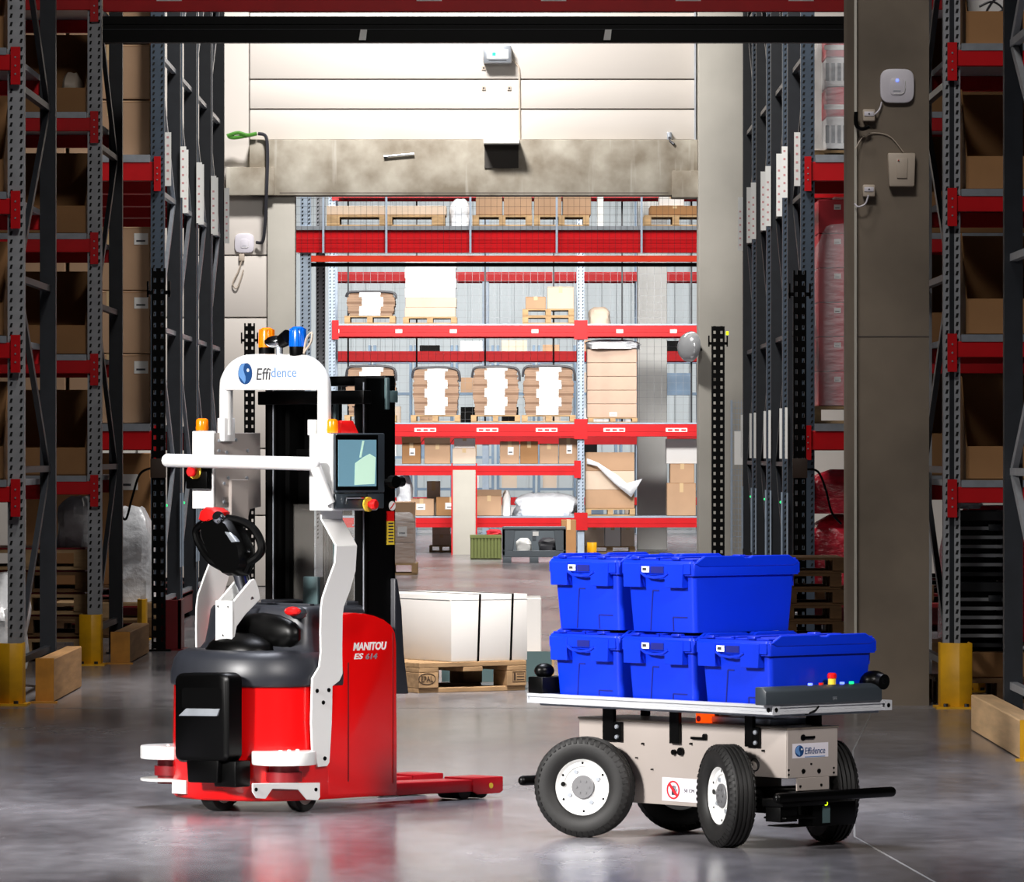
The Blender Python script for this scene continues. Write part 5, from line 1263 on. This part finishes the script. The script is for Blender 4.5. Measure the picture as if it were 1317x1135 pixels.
c = A.on(971, 984, 'v', RYN-.002); MB().lathe([(.026, 0), (.026, .002), (.022, .002), (.022, 0)], c, (0, -1, 0), 20, closed=True).build('small_sign', M_ink, robot)
# lid lip of the chassis
MB().box(RX0-.004, RX1+.004, RYN-.004, RYF+.004, zt_-.004, zt_+.004).build('lid', mat('cream_lid', (150, 138, 124), .45), robot, .002, 1)
# deck posts
zd0 = .515
def bracket(px, wpx, py1, v=RYN-.012, foot=True):
    q = A.on(px, py1, 'v', v); hw = wpx*.003/2/.663
    b = MB().box(q.x-hw, q.x+hw, v-.006, v+.012, q.z, zd0)
    if foot:
        b.box(q.x-hw, q.x+hw*2.3, v-.004, v+.012, q.z, q.z+.075)
    o = b.build('deck_post', M_blkm, robot, .002, 1)
    if foot:
        for dz in (.016, .056): MB().lathe([(.001, .008), (.008, .006), (.01, 0)], (q.x+hw*1.6, v-.004, q.z+dz), (0, -1, 0), 10).build('bolt_head', M_galv, o)
bracket(783, 14, 953); bracket(868, 12, 957, foot=False); bracket(964, 10, 961)
for x, y in ((-.45, .1), (.0, .1), (.48, .1), (.1, -.05), (.56, .05)): MB().box(x-.02, x+.02, y-.008, y+.008, zt_, zd0).build('deck_post', M_blkm, robot)
MB().box(.06, .46, -.1, .1, zt_+.004, zt_+.03).build('lid_plate', M_galv, robot, .006)
bc = A.on(907, 936, 'v', -.10)
o = MB().cyl((bc.x, -.10, zt_+.004), (bc.x, -.10, zt_+.052), .036, n=20).build('orange_beacon', M_orangelit, robot)
MB().cyl((bc.x, -.10, zt_+.052), (bc.x, -.10, zt_+.058), .042, n=20).cyl((bc.x, -.137, zt_+.02), (bc.x, -.134, zt_+.02), .012, n=10).build('beacon_cap', M_inkred, o)
# aluminium deck frame of grooved profiles
DX0, DX1, DY0, DY1, ZD0, ZD1 = -.675, .70, -.325, .315, .515, .553
def profile_x(y0, y1):
    b = MB().box(DX0, DX1, y0, y1, ZD0, ZD0+.012).box(DX0, DX1, y0, y1, ZD1-.012, ZD1).box(DX0, DX1, y0+.008, y1-.008, ZD0+.012, ZD1-.012)
    b.build('deck_profile', M_alu, robot, .0015, 1)
profile_x(DY0, DY0+.038); profile_x(DY1-.038, DY1)
for x0 in (DX0+.0005, DX1-.038):
    b = MB().box(x0, x0+.038, DY0+.038, DY1-.038, ZD0, ZD0+.012).box(x0, x0+.038, DY0+.038, DY1-.038, ZD1-.012, ZD1).box(x0+.008, x0+.030, DY0+.038, DY1-.038, ZD0+.012, ZD1-.012)
    b.build('deck_profile', M_alu, robot, .0015, 1)
for x in (DX0-.003, DX1):
    for y in (DY0+.019, DY1-.019): MB().box(x, x+.003, y-.019, y+.019, ZD0, ZD1).cyl((x-.001, y, .534), (x+.004, y, .534), .009, n=8, m=1).build('end_cap', [M_alu, M_blk], robot)
q = DX1-.019; MB().cyl((q, DY0-.002, .534), (q, DY0, .534), .009, n=8).build('profile_bore', M_blk, robot)
MB().box(DX0+.03, DX1-.03, DY0+.039, DY1-.039, .505, .515).build('deck_plate', M_galv, robot)
# front console with lamps and stop button, rear console
CU0, CU1 = DX1-.046, DX1+.014
cz0, cz1 = ZD1, ZD1+.068
cy0, cy1 = A.on(985, 900, 'u', CU1).y, A.on(1135, 890, 'u', CU1).y
MB().prism([(CU0, cz0), (CU1, cz0), (CU1, cz1-.016), (CU1-.02, cz1), (CU0, cz1)], 'y', cy0, cy1).build('front_console', M_console, robot, .005)
for px, m in ((1042, M_ledb), (1056, M_redbtn), (1083, M_ledb), (1095, M_green)):
    q = A.on(px, 887, 'u', CU1-.03); MB().cyl((q.x, q.y, cz1), (q.x, q.y, cz1+.008), .009, n=10).build('console_lamp', m, robot)
q = A.on(1070, 887, 'u', CU1-.03)
o = MB().cyl((q.x, q.y, cz1), (q.x, q.y, cz1+.024), .015, n=14).build('stop_base', M_yelbtn, robot); MB().lathe([(.012, 0), (.018, .004), (.018, .018), (.013, .024), (.001, .024)], (q.x, q.y, cz1+.02), (0, 0, 1), 16).build('stop_button', M_redbtn, o)
e0 = A.on(1071, 901, 'u', CU1+.0005); text_obj('Effi', 'lettering', M_galv, robot, (CU1+.0005, e0.y, e0.z), (0, 1, 0), (0, 0, 1), .013)
cam_ = A.on(1124, 876, 'u', CU1-.05)
MB().ball(cam_, .053, 16, sc=(.9, 1.1, .75)).build('scanner_head', M_blk, robot); o = MB().cyl(cam_+Vector((.02, .0, 0)), cam_+Vector((.055, .0, -.003)), .034, .03, n=16).build('lens_hood', M_blkm, robot); MB().cyl(cam_+Vector((.053, 0, 0)), cam_+Vector((.057, 0, 0)), .012, n=10).build('lens', M_chrome, o)
MB().cyl((cam_.x, cam_.y, cz1-.005), (cam_.x, cam_.y, cam_.z-.02), .02, n=10).build('scanner_foot', M_blk, robot)
MB().box(DX0-.01, DX0+.075, DY0+.01, DY1, ZD1, ZD1+.065).build('rear_console', M_blkm, robot, .005)
c2 = A.on(700, 863, 'u', DX0+.03)
MB().ball(c2, .04, 16, sc=(.9, 1.1, .75)).build('scanner_head', M_blk, robot); MB().cyl((c2.x, c2.y, ZD1+.06), c2, .018, n=10).build('scanner_foot', M_blk, robot)
MB().tube(smooth([A.on(1053, 909, 'u', DX1), A.on(1049, 914, 'u', DX1+.004), A.on(1043, 917, 'u', DX1+.004), A.on(1036, 919, 'u', DX1-.02)]), .004, 6).build('cable', M_blk, robot)
# wheels
def tyre(c, rz, r=.196, wd=.104):
    c = Vector(c); h = wd/2
    prof = [(r*.56, h*.62), (r*.60, h*.80), (r*.72, h*1.0), (r*.86, h*1.0), (r*.94, h*.90), (r*.985, h*.74)]
    for g in (.52, .17, -.17, -.52):
        prof += [(r, h*(g+.10)), (r*.965, h*(g+.06)), (r*.965, h*(g-.06)), (r, h*(g-.10))]
    prof += [(r*.985, -h*.74), (r*.94, -h*.90), (r*.86, -h*1.0), (r*.72, -h), (r*.60, -h*.80), (r*.56, -h*.62)]
    b = MB().lathe(prof, (0, 0, 0), (0, -1, 0), 56, closed=True)
    for k in range(48):                      # shoulder lugs
        a = 2*math.pi*k/48
        for s in (-1, 1):
            cs, sn = math.cos(a), math.sin(a); t = Vector((-sn, 0, cs)); n = Vector((cs, 0, sn)); y = Vector((0, s, 0))
            p = [n*(r*.88)+y*h*.975, n*(r*.975)+y*h*.76]
            vs = []
            for q in p: vs += [q-t*.006, q+t*.006]
            b.hexa([vs[0], vs[1], vs[3], vs[2], vs[0]+y*.004+n*.001, vs[1]+y*.004+n*.001, vs[3]+y*.002+n*.003, vs[2]+y*.002+n*.003])
    o = b.build('tyre', M_rub, robot, ang=40); o.location = c; o.rotation_euler = (0, 0, rz)
    d = MB().lathe([(.001, h*.30), (r*.27, h*.30), (r*.28, h*.22), (r*.40, h*.22), (r*.42, h*.34), (r*.50, h*.36), (r*.555, h*.60), (r*.575, h*.60), (r*.575, -h*.6), (.001, -h*.6)], (0, 0, 0), (0, -1, 0), 40)
    hub = d.build('wheel_disc', M_white, o)
    b = MB().lathe([(.001, h*.48), (r*.22, h*.48), (r*.235, h*.44), (r*.235, h*.28)], (0, 0, 0), (0, -1, 0), 24)
    for k in range(6): b.cyl((r*.13*math.cos(k*1.047), -h*.48, r*.13*math.sin(k*1.047)), (r*.13*math.cos(k*1.047), -h*.53, r*.13*math.sin(k*1.047)), .005, n=8)
    b.build('hub_cap', M_hubcap, o)
    b = MB()
    for k in range(4):
        a = .5+k*math.pi/2; b.cyl((r*.34*math.cos(a), -h*.22, r*.34*math.sin(a)), (r*.34*math.cos(a), -h*.34, r*.34*math.sin(a)), .009, n=8)
    b.build('wheel_bolts', M_galv, o)
    b = MB()
    for k in range(6):
        a = .55+k*math.pi/3; b.cyl((r*.48*math.cos(a), -h*.355, r*.48*math.sin(a)), (r*.48*math.cos(a), -h*.38, r*.48*math.sin(a)), .005, n=8)
    b.cyl((-r*.42, -h*.34, .01), (-r*.42, -h*.40, .01), .010, n=8)
    b.build('rim_screws', M_blk, o)
def loc(px, py):
    Y = FPX*CAMH/(py-CY); X = (px-CX)*Y/FPX; dx, dy = X-AO[0], Y-AO[1]
    return (dx*A.c+dy*A.s, -dx*A.s+dy*A.c, .196)
wl = [loc(752, 1077), loc(934, 1090), loc(877, 1069.5), loc(1066, 1083)]
tyre(wl[0], math.radians(29)); tyre(wl[1], math.radians(-22))
tyre(wl[2], math.radians(180+29)); tyre(wl[3], math.radians(180-22))
for i in (0, 1):
    a, c = Vector(wl[i]), Vector(wl[i+2])
    MB().cyl(a*.9+c*.1, c*.9+a*.1, .028, n=10).box((a.x+c.x)/2-.06, (a.x+c.x)/2+.06, -.14, .11, .14, zl_+.05).build('axle', M_blkm, robot)
# bumpers front and rear, scanner unit under the front
zb_ = A.on(1075, 1023, 'u', .72).z
y0, y1 = A.on(1001, 1026, 'u', .72).y, A.on(1146, 1019, 'u', .72).y
MB().tube([(.72, y0, zb_), (.72, (y0+y1)/2, zb_), (.72, y1, zb_)], .020, 12).ball((.72, y0, zb_), .020, 10).ball((.72, y1, zb_), .020, 10).build('bumper', M_blk, robot)
MB().box(.61, .72, y0+.02, y0+.26, zb_-.035, zb_-.006).box(.33, .60, -.1, .08, zb_-.08, fz0-.05).build('bumper_bracket', M_blkm, robot, .003)
MB().tube([(-.74, y0+.02, zb_), (-.74, (y0+y1)/2, zb_), (-.74, y1-.05, zb_)], .020, 12).ball((-.74, y0+.02, zb_), .020, 10).build('bumper', M_blk, robot)
MB().box(-.74, -.5, -.08, .06, zb_-.03, zb_-.006).build('bumper_bracket', M_blkm, robot, .003)
MB().box(.60, .68, -.09, .14, .085, zb_-.03).box(.62, .70, y0+.03, y0+.12, .11, zb_-.03).box(.6, .72, y0+.06, y0+.2, .09, .095).box(.6, .72, y0+.04, y0+.2, .12, .128).build('laser_scanner', M_blkm, robot, .006)
q = A.on(1062, 1034, 'u', .68); o = MB().cyl(q, q+Vector((.004, 0, 0)), .008, n=10).build('scanner_lamp', M_leda, robot)
q = A.on(1062, 1047, 'u', .68); MB().box(.68, .683, q.y-.02, q.y+.02, q.z-.035, q.z+.03).build('scanner_label', M_teal, robot)
q = A.on(1008, 1034, 'u', .70); MB().box(.70, .703, q.y-.004, q.y+.02, q.z-.012, q.z+.012).build('scanner_window', M_teal, robot)

# blue totes
def make_tote(label):
    t = thing('lidded_tote', label, 'tote', (0, 0, 0), ATH, 'blue totes on the carrier robot')
    W, D, Hh = .40, .60, .305; iw, idp = .022, .018       # taper of the foot
    def rg(z, x, y, r=.018):
        out = []
        for sx, sy, a0 in ((1, -1, -90), (1, 1, 0), (-1, 1, 90), (-1, -1, 180)):
            for k in range(4):
                a = math.radians(a0+30*k); out.append((sx*(x-r)+r*math.cos(a), sy*(y-r)+r*math.sin(a), z))
        return out
    hw, hd = W/2, D/2
    b = MB().loft([rg(0, hw-iw, hd-.045), rg(.225, hw-.012, hd-.028), rg(.226, hw, hd-.012), rg(.275, hw, hd-.008), rg(.285, hw-.004, hd-.012)])
    b.build('body', M_tote, t, ang=30)
    # end lugs, handle lip and embossed panels
    for s in (-1, 1):
        def ybox(b, x0, x1, z0, z1, d0, d1, m=0):
            y0, y1 = sorted((s*d0, s*d1)); b.box(x0, x1, y0, y1, z0, z1, m)
        b = MB()
        def lug(x0, x1, xi, z0=.178, z1=.272):
            ya, yb = sorted((s*(hd-.045), s*(hd-.0))); 
            b.prism([(x0+.004 if x0 < 0 else x0, z0), (x1-.004 if x1 > 0 else x1, z0), (x1, z1), (x0, z1)], 'y', ya, yb)
        lug(-.182, -.084, 0); lug(.053, .155, 0)
        ybox(b, -hw+.01, hw-.01, .232, .275, hd-.03, hd-.004)
        b.build('end_lugs', M_tote, t, .0015, 1)
        b = MB()
        pts = [(-.075, .236), (-.05, .222), (0, .217), (.05, .222), (.075, .236)]
        b.tube([(x, s*(hd+.002), z) for x, z in pts], .006, 6)
        b.build('handle_lip', M_tote, t)
        b = MB(); ybox(b, -.055+.03, .045, .236, .262, hd-.006, hd-.0015); b.build('handle_slot', mat_slotblue, t)
        b = MB()
        # embossed seam lines on the end wall
        def seam(x0, z0, x1, z1):
            y_at = lambda z: s*(hd-.045+(.017)*z/.225+.002)
            d = Vector((x1-x0, 0, z1-z0)).normalized(); n = Vector((-d.z, 0, d.x))*.0025
            a, c = Vector((x0, y_at(z0), z0)), Vector((x1, y_at(z1), z1)); off = Vector((0, -s*.004, 0))
            b.hexa([a-n, a+n, c+n, c-n, a-n+off, a+n+off, c+n+off, c-n+off])
        seam(-.07, .004, -.045, .165); seam(-.045, .165, -.01, .165)
        b.build('embossed_line', mat_slotblue, t); b = MB()
        seam(.06, .004, .06, .06); seam(.06, .06, .14, .06)
        b.build('embossed_line', mat_slotblue, t)
    # lid: two flaps with raised corner knobs and the rim chamfer
    b = MB()
    for s in (-1, 1):
        b.box(*sorted((s*.003, s*(hw-.012))), -hd+.02, hd-.02, .284, .293)
        b.box(*sorted((s*.003, s*.02)), -hd+.02, hd-.02, .293, .299)
    o = b.build('lid', M_toted, t, .003, 1)
    for sx in (-.125, .10):
        for s in (-1, 1): MB().box(sx-.022, sx+.022, *sorted((s*(hd-.045), s*(hd-.01))), .288, .300).build('lid_knob', M_toted, t, .004)
    b = MB()
    for s in (-1, 1):
        x0, x1 = sorted((s*(hw-.012), s*(hw+.004)))
        b.prism([(-hd+.05, .262), (-hd+.02, .275), (-hd+.075, .305), (-.03, .305), (-.015, .297), (.015, .297), (.03, .305), (hd-.075, .305), (hd-.02, .275), (hd-.05, .262)], 'x', x0, x1)
    b.build('side_rim', M_tote, t, .003, 1)
    return t
mat_slotblue = mat('tote_groove_blue', (4, 16, 110), .5)
proto = make_tote('leftmost blue tote of the lower tier on the carrier robot, without a paper label')
TP = [(-.39, 0, .516), (.031, 0, .516), (.448, 0, .516), (-.39, 0, .8105), (.031, 0, .8105)]
TL = ['blue lidded tote, leftmost of the lower tier, with no paper label on its end',
      'blue lidded tote in the middle of the lower tier on the robot deck',
      'blue lidded tote at the console end of the lower tier, nothing stacked on it',
      'blue lidded tote on the left of the upper tier',
      'blue lidded tote on the right of the upper tier, its long side in view']
for i, (x, y, z) in enumerate(TP):
    X = AO[0]+x*A.c-y*A.s; Y = AO[1]+x*A.s+y*A.c
    o = proto if i == 0 else dup(proto)
    o.location = (X, Y, z); o['label'] = TL[i]; o.scale = (1, 1, .965)
    if i:
        b = MB().box(-.072, -.03, -.3035, -.302, .238, .262).box(-.066, -.045, -.304, -.3035, .245, .256, 1)
        b.build('paper_label', [M_paper, M_ink], o)
